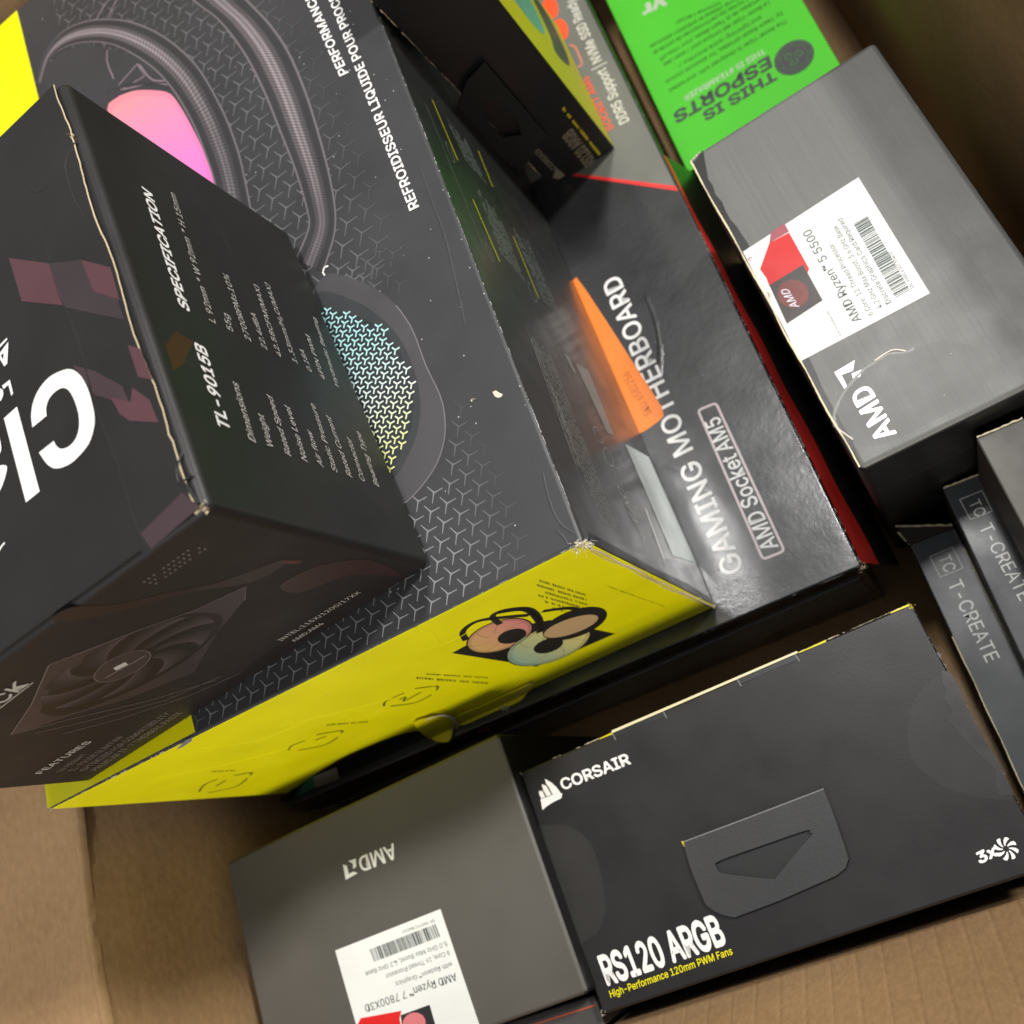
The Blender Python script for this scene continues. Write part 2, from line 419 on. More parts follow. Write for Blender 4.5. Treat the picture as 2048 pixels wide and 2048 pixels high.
# ------------------------------------------------------------------ the big cardboard carton (walls, floor, flaps)
def cardboard(name, flutes=None):
    m = bpy.data.materials.new(name); m.use_nodes = True; nt = m.node_tree; N = nt.nodes; L = nt.links
    p = N["Principled BSDF"]; p.inputs['Roughness'].default_value = .82; p.inputs['Specular IOR Level'].default_value = .25
    tc = N.new('ShaderNodeTexCoord')
    a = N.new('ShaderNodeTexNoise'); a.inputs['Scale'].default_value = 11; a.inputs['Detail'].default_value = 7
    b = N.new('ShaderNodeTexNoise'); b.inputs['Scale'].default_value = 620; b.inputs['Detail'].default_value = 8; b.inputs['Roughness'].default_value = .65
    mp = N.new('ShaderNodeMapping'); mp.inputs['Scale'].default_value = (1, .4, .7)
    L.new(tc.outputs['Object'], a.inputs['Vector']); L.new(tc.outputs['Object'], mp.inputs[0]); L.new(mp.outputs[0], b.inputs['Vector'])
    cr = N.new('ShaderNodeValToRGB'); cr.color_ramp.elements[0].position = .32; cr.color_ramp.elements[1].position = .68
    cr.color_ramp.elements[0].color = (*lin((126, 98, 68)), 1); cr.color_ramp.elements[1].color = (*lin((158, 128, 92)), 1)
    ad = N.new('ShaderNodeMath'); ad.operation = 'MULTIPLY_ADD'; ad.inputs[1].default_value = .55; 
    sc = N.new('ShaderNodeMath'); sc.operation = 'MULTIPLY'; sc.inputs[1].default_value = .45
    L.new(b.outputs['Fac'], sc.inputs[0]); L.new(a.outputs['Fac'], ad.inputs[0]); L.new(sc.outputs[0], ad.inputs[2])
    L.new(ad.outputs[0], cr.inputs[0]); L.new(cr.outputs[0], p.inputs['Base Color'])
    bp = N.new('ShaderNodeBump'); bp.inputs['Strength'].default_value = .5; bp.inputs['Distance'].default_value = .0004
    L.new(b.outputs['Fac'], bp.inputs['Height']); L.new(bp.outputs[0], p.inputs['Normal'])
    return m
cb = cardboard('kraft_cardboard')
carton = bpy.data.objects.new('cardboard_carton', None); COL.objects.link(carton)
carton['label'] = 'large open brown corrugated carton holding all the component boxes'; carton['category'] = 'carton'
X0, X1, Y0, Y1, RIM = -290., 99., -42.5, 452., 182.
def sheet(name, P, th, nu, nv, wob, parent, seed=0, flute=0):
    """board of real thickness: P = four corners (mm) u then v; th along its normal"""
    P = [Vector(q) for q in P]; nrm = (P[1]-P[0]).cross(P[3]-P[0]).normalized()
    from mathutils import noise
    V = []; Fc = []
    for side in (0, 1):
        for j in range(nv+1):
            for i in range(nu+1):
                s, t = i/nu, j/nv
                q = (P[0]*(1-s)+P[1]*s)*(1-t)+(P[3]*(1-s)+P[2]*s)*t
                z = noise.noise(q*.02+Vector((seed, 0, 0)))*wob
                e = min(s, 1-s, t, 1-t); z *= min(1, e*12)
                if flute: z += -.16*max(0, 1-abs(((s*flute) % 1)-.5)/.12) if side == 0 else 0
                V.append((q+nrm*(z-(th if side else 0)))*MM)
    S = (nu+1)*(nv+1)
    for j in range(nv):
        for i in range(nu):
            k = j*(nu+1)+i; Fc.append((k, k+1, k+nu+2, k+nu+1)); Fc.append((S+k, S+k+nu+1, S+k+nu+2, S+k+1))
    for i in range(nu):
        Fc.append((i, S+i, S+i+1, i+1)); k = nv*(nu+1)+i; Fc.append((k, k+1, S+k+1, S+k))
    for j in range(nv):
        k = j*(nu+1); Fc.append((k, k+nu+1, S+k+nu+1, S+k)); k += nu; Fc.append((k, S+k, S+k+nu+1, k+nu+1))
    return mesh_from(name, V, Fc, cb, parent, smooth=False)
T = 4.
sheet('carton_floor', [(X0-T, Y0-T, 0), (X1+T, Y0-T, 0), (X1+T, Y1+T, 0), (X0-T, Y1+T, 0)], T, 20, 20, .6, carton)
sheet('carton_wall', [(X0+4, Y0, 0), (X0+4, Y1, 0), (X0-8, Y1, RIM-.6), (X0-8, Y0, RIM-.6)], T, 60, 24, 2.0, carton, 1)
sheet('carton_wall', [(X1, Y1, 0), (X1, Y0, 0), (X1, Y0, 186), (X1, Y1, 186)], T, 60, 24, 2.5, carton, 2)
sheet('carton_wall', [(X1, Y0, 0), (X0, Y0, 0), (X0, Y0, 102), (X1, Y0, 102)], T, 60, 10, .35, carton, 3)
sheet('carton_wall', [(X1, Y0, 102), (X0, Y0, 102), (X0, Y0-27, 162), (X1, Y0-27, 162)], T, 900, 10, .5, carton, 3, flute=46)
sheet('carton_wall', [(X0, Y1, 0), (X1, Y1, 0), (X1, Y1, 200), (X0, Y1, 200)], T, 40, 20, 2., carton, 4)
sheet('carton_flap', [(X0-8, Y0-60, RIM), (X0-8, Y1, RIM), (X0-150, Y1, RIM+38), (X0-150, Y0-60, RIM+38)], T, 80, 40, 3.5, carton, 5)
sheet('carton_flap', [(X1, Y1, 186), (X1, Y0, 186), (X1+140, Y0, 190), (X1+140, Y1, 190)], T, 60, 24, 3., carton, 6)
sheet('carton_flap', [(X1, Y0-27, 162), (X0, Y0-27, 162), (X0, Y0-150, 178), (X1, Y0-150, 178)], T, 100, 16, 1.5, carton, 7)
sheet('carton_flap', [(X0, Y1, 200), (X1, Y1, 200), (X1, Y1+70, 330), (X0, Y1+70, 330)], T, 40, 20, 2., carton, 8)
sheet('carton_flap', [(X0-150, Y0, RIM+38), (X0-150, Y1, RIM+38), (X0-230, Y1, RIM+20), (X0-230, Y0, RIM+20)], T, 40, 20, 2., carton, 9)
gm = bpy.data.meshes.new('ground'); gm.from_pydata([(-3, -3, -.006), (3, -3, -.006), (3, 3, -.006), (-3, 3, -.006)], [], [(0, 1, 2, 3)])
ground = link('ground', gm, card('floor_grey', (.22, .21, .2), .6), None); ground['kind'] = 'structure'
R_ = random.Random(5); V = []; Fc = []
for i in range(121):                                            # wavering pressed fold along the left rim
    y = Y0+(Y1-Y0)*i/120; j = 1.6*math.sin(i*.23)+R_.uniform(-.35, .35)
    for k, (dx, dz) in enumerate(((-1.6, .25), (-.3, 1.15), (.9, .3), (1.2, -2.2))):
        V.append(((X0-8+dx-.3+j*.5)*MM, y*MM, (RIM+dz+.2-min(dx+j*.5, 0)*.2)*MM))
    if i:
        for k in range(3): Fc.append((4*i-4+k, 4*i-3+k, 4*i+1+k, 4*i+k))
mesh_from('rim_crease', V, Fc, cb, carton, smooth=True)

# ------------------------------------------------------------------ A: slim air cooler box, nearest the lens
A = Box('A', 'air_cooler_box', 'black air cooler box nearest the camera, lying on the liquid cooler box, white specification list', 'box')
a_black = card('cooler_black', lin((32, 31, 30)), .42, .36, coat=.1, coat_r=.25, dust=.03)
a_side = card('cooler_side_black', lin((27, 28, 26)), .42, .45, coat=.08, coat_r=.2, dust=.02)
a_front = card('cooler_front_black', lin((26, 22, 22)), .5, .4, dust=.01)
body(A, [a_black, a_side, a_front], {'side': 1, 'front': 2, 'near': 1, 'right': 1}, bev=2.3, seg=5, inset=(0, 0, 0, 0, .55))
da, db, dw = A.d
TOPH = .05
pl = []
Rr = random.Random(11)
n = 60
edge = [(3.1+.5*math.sin(i*.35)+Rr.uniform(-.12, .12)-(0 if 8 < i < 52 else .6), 1.0+(db-1.6)*i/n) for i in range(n+1)]
pl = edge + [(da-.5, db-.6), (da-.5, 1.0)]
poly(A, 'top', [(x+.12, y+.05) for x, y in pl], a_black, 'lid_panel', h=0., thick=.5)
strokes(A, 'top', [[(x, y) for x, y in edge]], .36, kraft_edge, 'lid_board_edge', h=.02)
fluff(A, (1.6, .9, .6), 1.5, kraft_edge, 26, 5, 'torn_corner', sq=(1, .7, .7))
fluff(A, (2.6, edge[51][1], .1), .9, kraft_edge, 18, 6, 'torn_spot')
worn_edge(A, (1.3, 3, 1.5), (1.0, db-3, 1.6), ink('scuffed_black', (120, 118, 122), .6), .12, .25, 4, n=220)
def px3(s): return s
c3 = lambda *a: a
CL = [(37.67,44.76), (37.20,47.56), (35.72,50.26), (33.19,52.26), (29.74,53.17), (26.37,52.67), (22.95,51.17), (20.87,48.41), (19.87,45.15), (19.53,41.29), (19.98,35.90), (21.42,33.02), (23.59,30.98), (26.85,30.00), (30.31,29.82), (34.11,31.13), (36.28,33.66), (37.74,37.79)]
CI = [(32.74,37.73), (32.43,36.10), (31.24,34.55), (28.93,33.81), (26.60,34.37), (24.85,36.37), (24.02,39.36), (24.05,42.97), (24.69,46.13), (26.18,48.09), (28.60,48.68), (31.00,48.12), (32.41,46.52), (32.78,44.76)]
CLs = smoothpts(CL, 4); CIs = smoothpts(CI, 4)
poly(A, 'top', CLs+CIs, white_ink, 'lettering', h=.14)
poly(A, 'top', [(40.53,52.62), (45.21,52.44), (45.07,28.94), (40.45,29.01)], white_ink, 'lettering', h=.14)
poly(A, 'top', smoothpts([(51.54,54.78), (48.46,50.68), (48.09,46.72), (49.20,44.89), (52.24,45.45), (56.44,50.76)], 4, True), white_ink, 'lettering', h=.14)
poly(A, 'top', smoothpts([(53.34,43.06), (48.13,40.97), (49.30,38.39), (51.93,36.19), (54.91,35.71), (57.80,40.28)], 4, True), white_ink, 'lettering', h=.14)
poly(A, 'top', [(40.55,60.53), (40.64,56.59), (41.33,56.31), (41.35,59.64), (43.14,59.56), (43.31,60.64)], white_ink, 'lettering', h=.14)
poly(A, 'top', [smoothpts([(46.15,61.57), (44.27,60.57), (43.46,59.41), (43.70,58.24), (44.52,57.48), (45.27,57.41), (47.17,58.27)], 4, True), smoothpts([(46.11,60.51), (44.82,59.98), (44.58,59.00), (45.30,58.46), (46.42,58.94)], 4, True)], white_ink, 'lettering', h=.14)
poly(A, 'top', [[(43.38,68.68), (41.58,69.14), (38.04,70.16), (40.04,65.06), (41.12,64.93), (41.95,67.95)], [(41.36,68.44), (40.26,68.40), (40.95,66.78)]], white_ink, 'lettering', h=.14)
poly(A, 'top', [(42.45,71.07), (38.18,71.49), (38.17,70.94), (42.31,70.35)], white_ink, 'lettering', h=.14)
poly(A, 'top', [(56.70,23.22), (54.13,23.94), (54.02,23.48), (55.14,23.22), (56.58,22.49)], white_ink, 'lettering', h=.14)
# faint plum window blocks printed along the lid
plum = ink('plum_print', (80, 50, 56), .4); plum2 = ink('plum_print_dim', (60, 45, 50), .4); plum3 = ink('plum_print_faint', (52, 43, 46), .4)
poly(A, 'top', [(31.16,91.55), (20.05,80.92), (19.11,67.16), (30.92,77.39)], plum, 'printed_block', h=.07)
poly(A, 'top', [(20.05,80.92), (11.25,75.01), (3.75,66.75), (4.70,57.80), (4.60,51.92), (19.28,66.68)], plum3, 'printed_block', h=.06)
poly(A, 'top', [(10.85,74.69), (3.75,66.75), (4.19,57.42), (10.18,64.54)], plum, 'printed_block', h=.09)
poly(A, 'top', [(21.77,51.55), (16.42,46.03), (10.58,37.75), (10.05,31.97), (18.32,40.66), (20.10,45.82)], plum2, 'printed_block', h=.07)
poly(A, 'top', [(5.90,45.78), (3.21,42.84), (2.72,33.87), (5.89,36.91)], plum, 'printed_block', h=.09)
poly(A, 'top', [(14.40,37.26), (9.73,32.83), (8.21,35.69), (4.92,30.05), (4.54,23.88), (11.47,28.95), (13.42,32.13)], plum, 'printed_block', h=.09)
poly(A, 'top', [(4.44,6.24), (1.55,0.96), (16.06,-0.30), (17.33,4.18)], plum2, 'printed_block', h=.07)
ridge(A, 'top', [(18.75,98.97), (20.18,82.13), (19.90,70.96), (19.21,62.87), (18.76,48.69), (19.31,35.17), (18.37,21.97), (18.40,9.35), (17.29,-1.24)], a_black, 1.8, .07)
ridge(A, 'top', [(1.87,106.01), (6.60,103.72), (7.84,98.03), (7.69,91.26), (6.57,84.47)], a_black, .9, .12)
ridge(A, 'top', [(19.68,107.44), (17.62,102.40), (13.75,100.78)], a_black, .9, .12)
ridge(A, 'top', [(1.71,14.36), (3.76,11.33), (3.33,7.98), (1.88,1.88)], a_black, .9, .14)
ridge(A, 'top', [(4.07,12.77), (4.68,8.58), (0.96,8.55)], a_black, .8, .12)
# specification side
for s_, st, en, tp, bo in (
    ("SPECIFICATION", (58.99,17.53), (99.49,19.60), (59.39,14.49), .025),
    ("L 92mm * W 92mm * H 15mm", (59.54,26.44), (105.98,29.96), (59.64,24.25), 0),
    ("55g", (59.62,32.68), (65.55,33.35), (59.62,30.52), 0),
    ("2700RPM\u00b110%", (59.39,39.27), (82.86,40.58), (59.40,37.01), 0),
    ("22.4dBA", (59.16,45.39), (72.14,46.52), (59.28,43.28), 0),
    ("42.58CFM(MAX)", (59.03,51.22), (85.81,53.91), (59.04,49.17), 0),
    ("1.33mm/H\u2082O(MAX)", (59.66,58.33), (89.76,60.44), (59.89,56.28), 0),
    ("0.18A", (59.08,64.47), (67.19,64.81), (59.31,62.34), 0),
    ("4PIN PWM", (58.60,70.22), (75.48,71.86), (58.72,68.18), 0),
    ("Hydraulic Bearing", (58.44,76.63), (86.48,80.53), (58.69,74.82), 0),
    ("TL-9015B", (23.70,16.52), (48.37,18.47), (23.96,13.00), .022),
    ("Dimensions", (22.88,24.68), (40.59,26.17), (23.28,22.40), 0),
    ("Weight", (23.11,30.95), (33.13,31.88), (23.34,28.80), 0),
    ("Rated Speed", (22.61,37.22), (40.98,38.86), (23.00,35.16), 0),
    ("Noise Level", (22.68,43.64), (40.15,45.29), (23.02,41.45), 0),
    ("Air flow", (22.77,50.19), (34.18,51.04), (23.14,48.12), 0),
    ("Static Pressure", (22.65,56.09), (45.48,58.32), (23.06,53.94), 0),
    ("Rated Current", (22.86,62.66), (43.25,64.28), (23.28,60.42), 0),
    ("Connector", (22.86,68.71), (37.82,70.66), (23.35,66.53), 0),
    ("Bearing Type", (22.98,75.55), (42.15,77.72), (23.49,73.32), 0)):
    # the slight slant of the printed italics
    k = .22; L_ = math.hypot(tp[0]-st[0], tp[1]-st[1]); ux, uy = en[0]-st[0], en[1]-st[1]; ln = math.hypot(ux, uy)
    text(A, 'side', s_, st, en, (tp[0]+ux/ln*L_*k*.4, tp[1]+uy/ln*L_*k*.4), white_ink if bo else grey_ink, bold=bo or .004)
amber = ink('amber_print_dim', (58, 34, 16), .35)
green_print = ink('green_print_dim', (20, 34, 22), .35)
poly(A, 'side', [(43.34,4.33), (49.85,9.92), (48.73,14.77), (39.28,8.15), (35.95,4.00)], amber, 'printed_block', h=.06)
# feature side with the fan picture
def FA(l): return l
fr_col = ink('fan_art_frame', (50, 43, 45), .35); fr_lo = ink('fan_art_dark', (22, 19, 20), .35); fr_hi = ink('fan_art_line', (118, 106, 106), .35); fr_mid = ink('fan_art_blade', (60, 52, 56), .35)
poly(A, 'front', [(103.53,31.58), (86.33,24.80), (65.14,13.74), (57.01,18.69), (47.92,24.22), (36.55,31.92), (23.80,36.63), (30.08,42.39), (45.30,48.68), (66.75,61.18), (82.57,52.42), (94.01,40.58), (101.94,34.20)], fr_col, 'fan_picture', h=.06)
poly(A, 'front', smoothpts([(88.59,29.49), (75.09,22.89), (61.89,22.67), (48.58,24.80), (39.30,30.33), (36.85,38.77), (38.61,43.70), (45.32,48.52), (59.86,52.14), (74.94,50.20), (87.89,43.92), (92.74,37.59), (91.16,31.73)], 4, True), fr_lo, 'fan_picture', h=.08)
fcn, ft1, ft2 = (63.45,35.32), (43.81,47.73), (82.04,45.90)
def fmap(r, t): 
    x, y = r*math.cos(t), r*math.sin(t)
    return (fcn[0]+(ft1[0]-fcn[0])*x+(ft2[0]-fcn[0])*y, fcn[1]+(ft1[1]-fcn[1])*x+(ft2[1]-fcn[1])*y)
for q in range(9):
    t0 = q*2*math.pi/9+.25; V = []; Fc = []; cols = []; nr, nt = 7, 5
    for i in range(nr+1):
        rr = .30+.62*i/nr; sweep = .55*(i/nr)**1.3; wdt = .36+.16*i/nr
        for j in range(nt+1): V.append(A.F('front', *fmap(rr, t0+sweep+wdt*(j/nt-.5)), .10))
    for i in range(nr):
        for j in range(nt):
            k = i*(nt+1)+j; Fc.append((k, k+1, k+nt+2, k+nt+1))
            cols.append(mixc(lin((30, 26, 27)), lin((66, 57, 60)), (j/(nt-1))**1.5*(.5+.5*i/nr)))
    colmesh('fan_blade_print', V, Fc, cols, printed, A)
hub = conj((65.10,34.94), (57.91,37.48), (69.66,40.71))
poly(A, 'front', hub, fr_col, 'fan_hub_print', h=.12)
strokes(A, 'front', [hub+hub[:1]], .18, fr_hi, 'fan_hub_print', h=.14)
strokes(A, 'front', [[(103.53,31.58), (86.33,24.80), (66.09,14.33)], [(66.09,14.33), (47.92,24.22), (36.55,31.92), (23.80,36.63), (29.60,42.25)], [(103.53,31.58), (95.53,41.93), (83.73,60.71), (70.98,73.59)], [(103.10,38.50), (95.84,50.25), (83.70,66.25), (68.51,73.12)], [(104.02,47.78), (95.26,60.06), (80.48,72.89), (66.00,78.86)]], .22, fr_hi, 'fan_picture_outline', h=.12)
strokes(A, 'front', [[(71.35,34.83), (59.02,37.02)]], .12, grey_ink, 'fan_hub_print', h=.16)
poly(A, 'front', [(66.05,32.86), (62.77,33.79), (63.96,35.76), (67.27,34.82)], grey_ink, 'fan_hub_logo', h=.16)
red_dim = ink('dim_red_print', (35, 23, 23), .35); red_dim2 = ink('faint_red_print', (46, 26, 25), .35); red_hot = ink('ember_red_print', (70, 32, 26), .35)
poly(A, 'front', smoothpts([(46.59,0.27), (40.83,0.49), (37.76,9.85), (30.63,18.18), (23.66,27.66), (11.62,35.41), (12.72,38.48), (22.17,36.30), (28.84,24.44), (38.96,14.49), (45.67,6.00)], 3, True), red_dim, 'red_swoosh', h=.07)
poly(A, 'front', smoothpts([(21.18,46.21), (10.41,49.27), (4.30,62.90), (7.56,81.98), (11.91,63.90), (22.91,56.09)], 3, True), red_dim2, 'red_swoosh', h=.07)
poly(A, 'front', smoothpts([(11.99,35.82), (10.04,41.37), (11.30,42.09), (12.35,38.98)], 3, True), red_hot, 'red_swoosh', h=.09)
V = []; Fc = []
for r in range(3):
    for i in range(11):
        o_ = quadpt((27.96,8.87), (13.01,8.82), (27.88,12.16), i/10, r/2)
        if (i+r) % 7 == 3: continue
        k = len(V); q = ring(o_, .32, n=6); V += [A.F('front', x, y, .12) for x, y in q]; Fc.append(tuple(range(k, k+6)))
mesh_from('dot_pattern', V, Fc, fr_hi, A)
for s_, st, en, tp, bo, mt in (
    ("FEATURES", (131.26,61.78), (109.88,62.41), (130.87,59.21), .01, grey_ink),
    ("1U HEIGHT", (131.06,68.48), (118.77,68.06), (130.92,66.35), 0, fr_hi),
    ("TL-9015B SLIM FAN", (131.61,73.31), (107.62,71.96), (131.21,70.65), 0, fr_hi),
    ("OPTIMIZED FOR COMPATIBILITY", (131.91,77.81), (91.83,76.03), (131.51,75.07), 0, fr_hi),
    ("PREMIUM TF-7 THERMAL PASTE", (132.22,82.33), (91.60,80.71), (131.82,79.62), 0, fr_hi),
    ("INTEL:115X/1200/17XX", (46.65,75.63), (18.20,77.23), (46.46,73.47), 0, grey_ink),
    ("AMD:AM4", (46.56,81.32), (35.37,81.67), (46.38,79.08), 0, grey_ink),
    ("BLACK", (100.90,17.29), (75.10,15.90), (99.82,12.99), .01, grey_ink)):
    text(A, 'front', s_, st, en, tp, mt, bold=bo)
strokes(A, 'front', [[(103.20,18.58), (74.56,16.57)]], .35, grey_ink, 'lettering_underline')

# ------------------------------------------------------------------ B: liquid cooler box
B = Box('B', 'liquid_cooler_box', 'large black box with bright yellow end, printed hoses and pump, beneath the air cooler box', 'box')
b_top = card('cooler_box_charcoal', lin((55, 55, 57)), .45, .4, dust=.4, mott=.12)
b_side = card('cooler_box_glossy_black', lin((38, 39, 39)), .34, .5, coat=.45, coat_r=.2, dust=.03, mott=.2)
b_yel = card('cooler_box_yellow', lin((234, 228, 0)), .45, .35, mott=.06, dust=.01)
body(B, [b_top, b_side, b_yel], {'side': 1, 'front': 2, 'near': 1, 'right': 1, 'bottom': 1}, bev=1.3)
da, db, dw = B.d
poly(B, 'top', [(138.0, 1.3), (da-.4, .5), (da-.4, 349.5), (158.2, 349.5), (139.2, 25)], b_yel, 'yellow_band', h=.05)
line_dim = ink('y_pattern_ink', (118, 118, 120)); 
def ypat(cx0, cx1, cy0, cy1, pitch, clip, w, arm=.56, ph=(0, 0)):
    V = []; Fc = []; cols = []
    base = lin((55, 55, 57)); hi = lin((132, 132, 134))
    rows = int((cy1-cy0)/(pitch*.885))+2
    for j in range(-1, rows):
        for i in range(-2, int((cx1-cx0)/pitch)+3):
            x = cx0+ph[0]+i*pitch+(j % 2)*pitch/2; y = cy0+ph[1]+j*pitch*.885
            f = clip(x, y)
            if f <= .02: continue
            for ang in (180, 62, -62):
                t = math.radians(ang); ex, ey = math.cos(t), math.sin(t)
                P_ = [(x, y), (x+ex*pitch*arm*.3-ey*.05, y+ey*pitch*arm*.3+ex*.05), (x+ex*pitch*arm, y+ey*pitch*arm)]
                n0 = len(Fc); stroke_geo(P_, [w*1.7, w, w*.75], V, Fc)
                cols += [mixc(base, hi, f)]*(len(Fc)-n0)
    return V, Fc, cols
def hoseclip(x, y): return 1
def f_low(x, y):
    if not (1.5 < y < 118): return 0
    r = math.hypot(x-63, y-72)
    if r < 45 and not y < 34: return 0
    if r < 42: return 0
    f = min(1, max(0, (x-14-max(0, (y-20))*.10)/22))*min(1, (140-x)/8 if x > 132 else 1)
    return f*(.95 if y < 60 else .8)
V, Fc, cols = ypat(8, 137, 3, 118, 5.55, f_low, .36, ph=(.6, 1.2))
o = colmesh('y_pattern', [B.F('top', x, y, .08) for x, y in V], Fc, cols, printed, B); o['kind'] = 'stuff'
def f_up(x, y):
    if x > 136 or y < 112 or y > 345: return 0
    f = 0
    edge_ = 33+.02*(y-100) if y < 160 else 34+(y-160)*.10
    f = min(1, max(0, (x-edge_+14)/20))
    return f*.55
V, Fc, cols = ypat(18, 136, 118, 345, 7.9, f_up, .40, ph=(2, 3))
o = colmesh('y_pattern', [B.F('top', x, y, .08) for x, y in V], Fc, cols, printed, B); o['kind'] = 'stuff'
# hoses, fan and pump picture
base_c = lin((54, 54, 57)); pinkish = lin((172, 158, 163)); dk = lin((42, 41, 44))
def hose_fn(nb, gain):
    def fn(s, t):
        e = abs(t-.5)*2
        c = mixc(base_c, dk, .75*math.exp(-((e-.55)/.3)**2))
        core = math.exp(-((t-.52)/.17)**2)
        q = math.sin(s*nb*6.283+t*22)*math.sin(s*nb*6.283-t*22)
        fade = gain*(.45+.55*math.sin(min(1, s*1.15+.1)*math.pi)**.8)
        c = mixc(c, pinkish, core*(.42+.45*max(-.6, q))*fade)
        if e > .9: c = mixc(c, pinkish, .28)
        return c
    return fn
q1 = [((153.84,299.99),(151.80,296.14)), ((146.70,310.81),(144.81,305.77)), ((136.77,314.70),(136.39,305.26)), ((126.03,312.02),(126.34,299.84)), ((113.47,303.55),(114.47,289.44)), ((99.56,289.57),(104.76,276.20)), ((86.08,269.29),(94.13,256.53)), ((75.00,243.77),(87.78,238.61)), ((69.23,216.64),(83.40,218.59)), ((67.21,194.69),(81.47,201.25)), ((67.67,177.43),(80.71,187.19)), ((68.89,161.32),(82.40,171.01))]
q2 = [((53.32,277.56),(77.32,300.43)), ((45.59,253.00),(68.99,274.53)), ((39.55,233.53),(60.63,255.39)), ((36.06,216.06),(54.24,231.82)), ((34.68,195.58),(50.95,209.09)), ((34.89,176.32),(49.44,187.86)), ((35.90,157.81),(48.17,167.09)), ((37.85,143.01),(48.34,150.61)), ((41.23,133.62),(49.88,142.89)), ((49.07,123.31),(58.01,134.69))]
# printed disc glow behind the hose
def pinkfn(x, y, t):
    u = min(1, max(0, (x-84)/45)); v = min(1, max(0, (y-190)/70))
    a = lin((238, 120, 205)); b_ = lin((245, 150, 150)); c = lin((190, 110, 140))
    k = mixc(a, b_, v); return mixc(k, c, max(0, t-.85)*4*.7)
pk = [(115.10,257.76), (109.78,256.21), (104.05,253.15), (96.01,246.48), (89.46,239.13), (86.01,227.66), (83.83,216.94), (82.02,206.24), (80.76,193.95), (82.24,179.18), (94.70,178.59), (109.98,199.49), (118.63,232.07), (120.44,255.61)]
blk = ink('picture_dark', (52, 52, 55))
poly(B, 'top', smoothpts([(150.27,296.38), (143.38,304.41), (126.10,298.09), (104.70,274.68), (90.32,247.57), (81.94,213.36), (79.53,189.32), (89.47,179.64), (128.24,239.53), (143.46,280.19)], 5, True), ink('picture_grey', (56, 56, 59)), 'fan_picture', h=.09)
disc_grad(B, 'top', smoothpts(pk, 3, True), (100.27,217.84), pinkfn, printed, 'pink_glow_print', h=.11)
strokes(B, 'top', [smoothpts([(101.10,265.76), (112.20,263.06), (111.54,259.66), (98.96,257.08), (101.10,265.76)], 1), smoothpts([(111.54,259.66), (97.56,251.40), (89.78,244.33)], 4), smoothpts([(100.05,264.29), (95.97,252.31), (88.10,245.69)], 4), smoothpts([(113.95,285.08), (115.33,278.82), (113.96,268.00)], 4)], .7, ink('mauve_line', (128, 112, 120)), 'bracket_print', h=.12)
strokes(B, 'top', [smoothpts([(119.80,265.07), (109.44,260.19), (97.56,251.40), (88.01,240.66)], 6)], 1.6, blk, 'fan_picture', h=.12)
col_ribbon(B, 'top', q2, hose_fn(62, 1.15), 620, 34, printed, 'hose_print', h=.12)
col_ribbon(B, 'top', q1, hose_fn(58, 1.25), 620, 34, printed, 'hose_print', h=.14)
strokes(B, 'top', [smoothpts([(116.10,305.30), (111.83,308.31), (105.25,311.05)], 4), smoothpts([(110.59,300.34), (106.44,304.33), (101.68,307.12)], 4)], .7, ink('mauve_line', (128, 112, 120)), 'hose_print', h=.12)
# pump head: ring and bright lattice
rp = [(51.27,121.65), (40.78,115.47), (31.12,102.21), (26.46,87.55), (25.79,71.65), (24.67,59.84), (26.11,51.22), (29.37,44.98), (34.25,40.17), (41.98,36.36), (47.75,35.82), (56.81,41.81), (68.56,65.69), (65.62,102.22)]
rps = smoothpts(rp, 5, True)
poly(B, 'top', rps, ink('pump_head_grey', (70, 69, 72), .38), 'pump_picture', h=.10)
cx = sum(p[0] for p in rps)/len(rps); cy = sum(p[1] for p in rps)/len(rps)
strokes(B, 'top', [rps[12:70]], .4, ink('pump_rim_line', (112, 104, 112)), 'pump_picture', h=.12)
pi_ = smoothpts([(54.62,117.62), (43.04,108.41), (34.61,94.65), (30.77,82.67), (30.15,70.25), (32.02,60.55), (36.03,53.13), (42.47,47.12), (47.51,44.66), (54.89,47.69), (62.71,71.65), (63.85,101.13)], 5, True)
poly(B, 'top', pi_, ink('pump_glass', (58, 60, 62), .3), 'pump_picture', h=.13)
strokes(B, 'top', [pi_[6:48]], .25, blk, 'pump_picture', h=.15)
mc = [(56.09,112.81), (46.16,105.00), (39.48,97.75), (34.93,90.79), (32.34,80.25), (31.59,70.37), (33.75,61.90), (36.91,55.90), (42.35,50.69), (46.87,46.04), (53.92,50.65), (62.09,100.05)]
poly(B, 'top', mc, ink('pump_mesh_shadow', (48, 52, 56), .3), 'pump_picture', h=.15)
def inside(x, y, pl):
    c = False; j = len(pl)-1
    for i in range(len(pl)):
        if (pl[i][1] > y) != (pl[j][1] > y) and x < (pl[j][0]-pl[i][0])*(y-pl[i][1])/(pl[j][1]-pl[i][1])+pl[i][0]: c = not c
        j = i
    return c
V = []; Fc = []; cols = []; pt = 3.05
mint = lin((176, 226, 226)); lime = lin((222, 226, 140)); wh = lin((214, 222, 214))
for j in range(0, 34):
    for i in range(0, 30):
        x = 26+i*pt+(j % 2)*pt/2; y = 42+j*pt*.885
        if not inside(x, y, mc): continue
        for ang in (180, 60, -60):
            t = math.radians(ang); n0 = len(Fc)
            stroke_geo([(x, y), (x+math.cos(t)*pt*.53, y+math.sin(t)*pt*.53)], .5, V, Fc)
            g = min(1, max(0, (y-50)/42)); c_ = mixc(lime, wh, min(1, g*2)) if g < .5 else mixc(wh, mint, (g-.5)*2)
            cols += [c_]*(len(Fc)-n0)
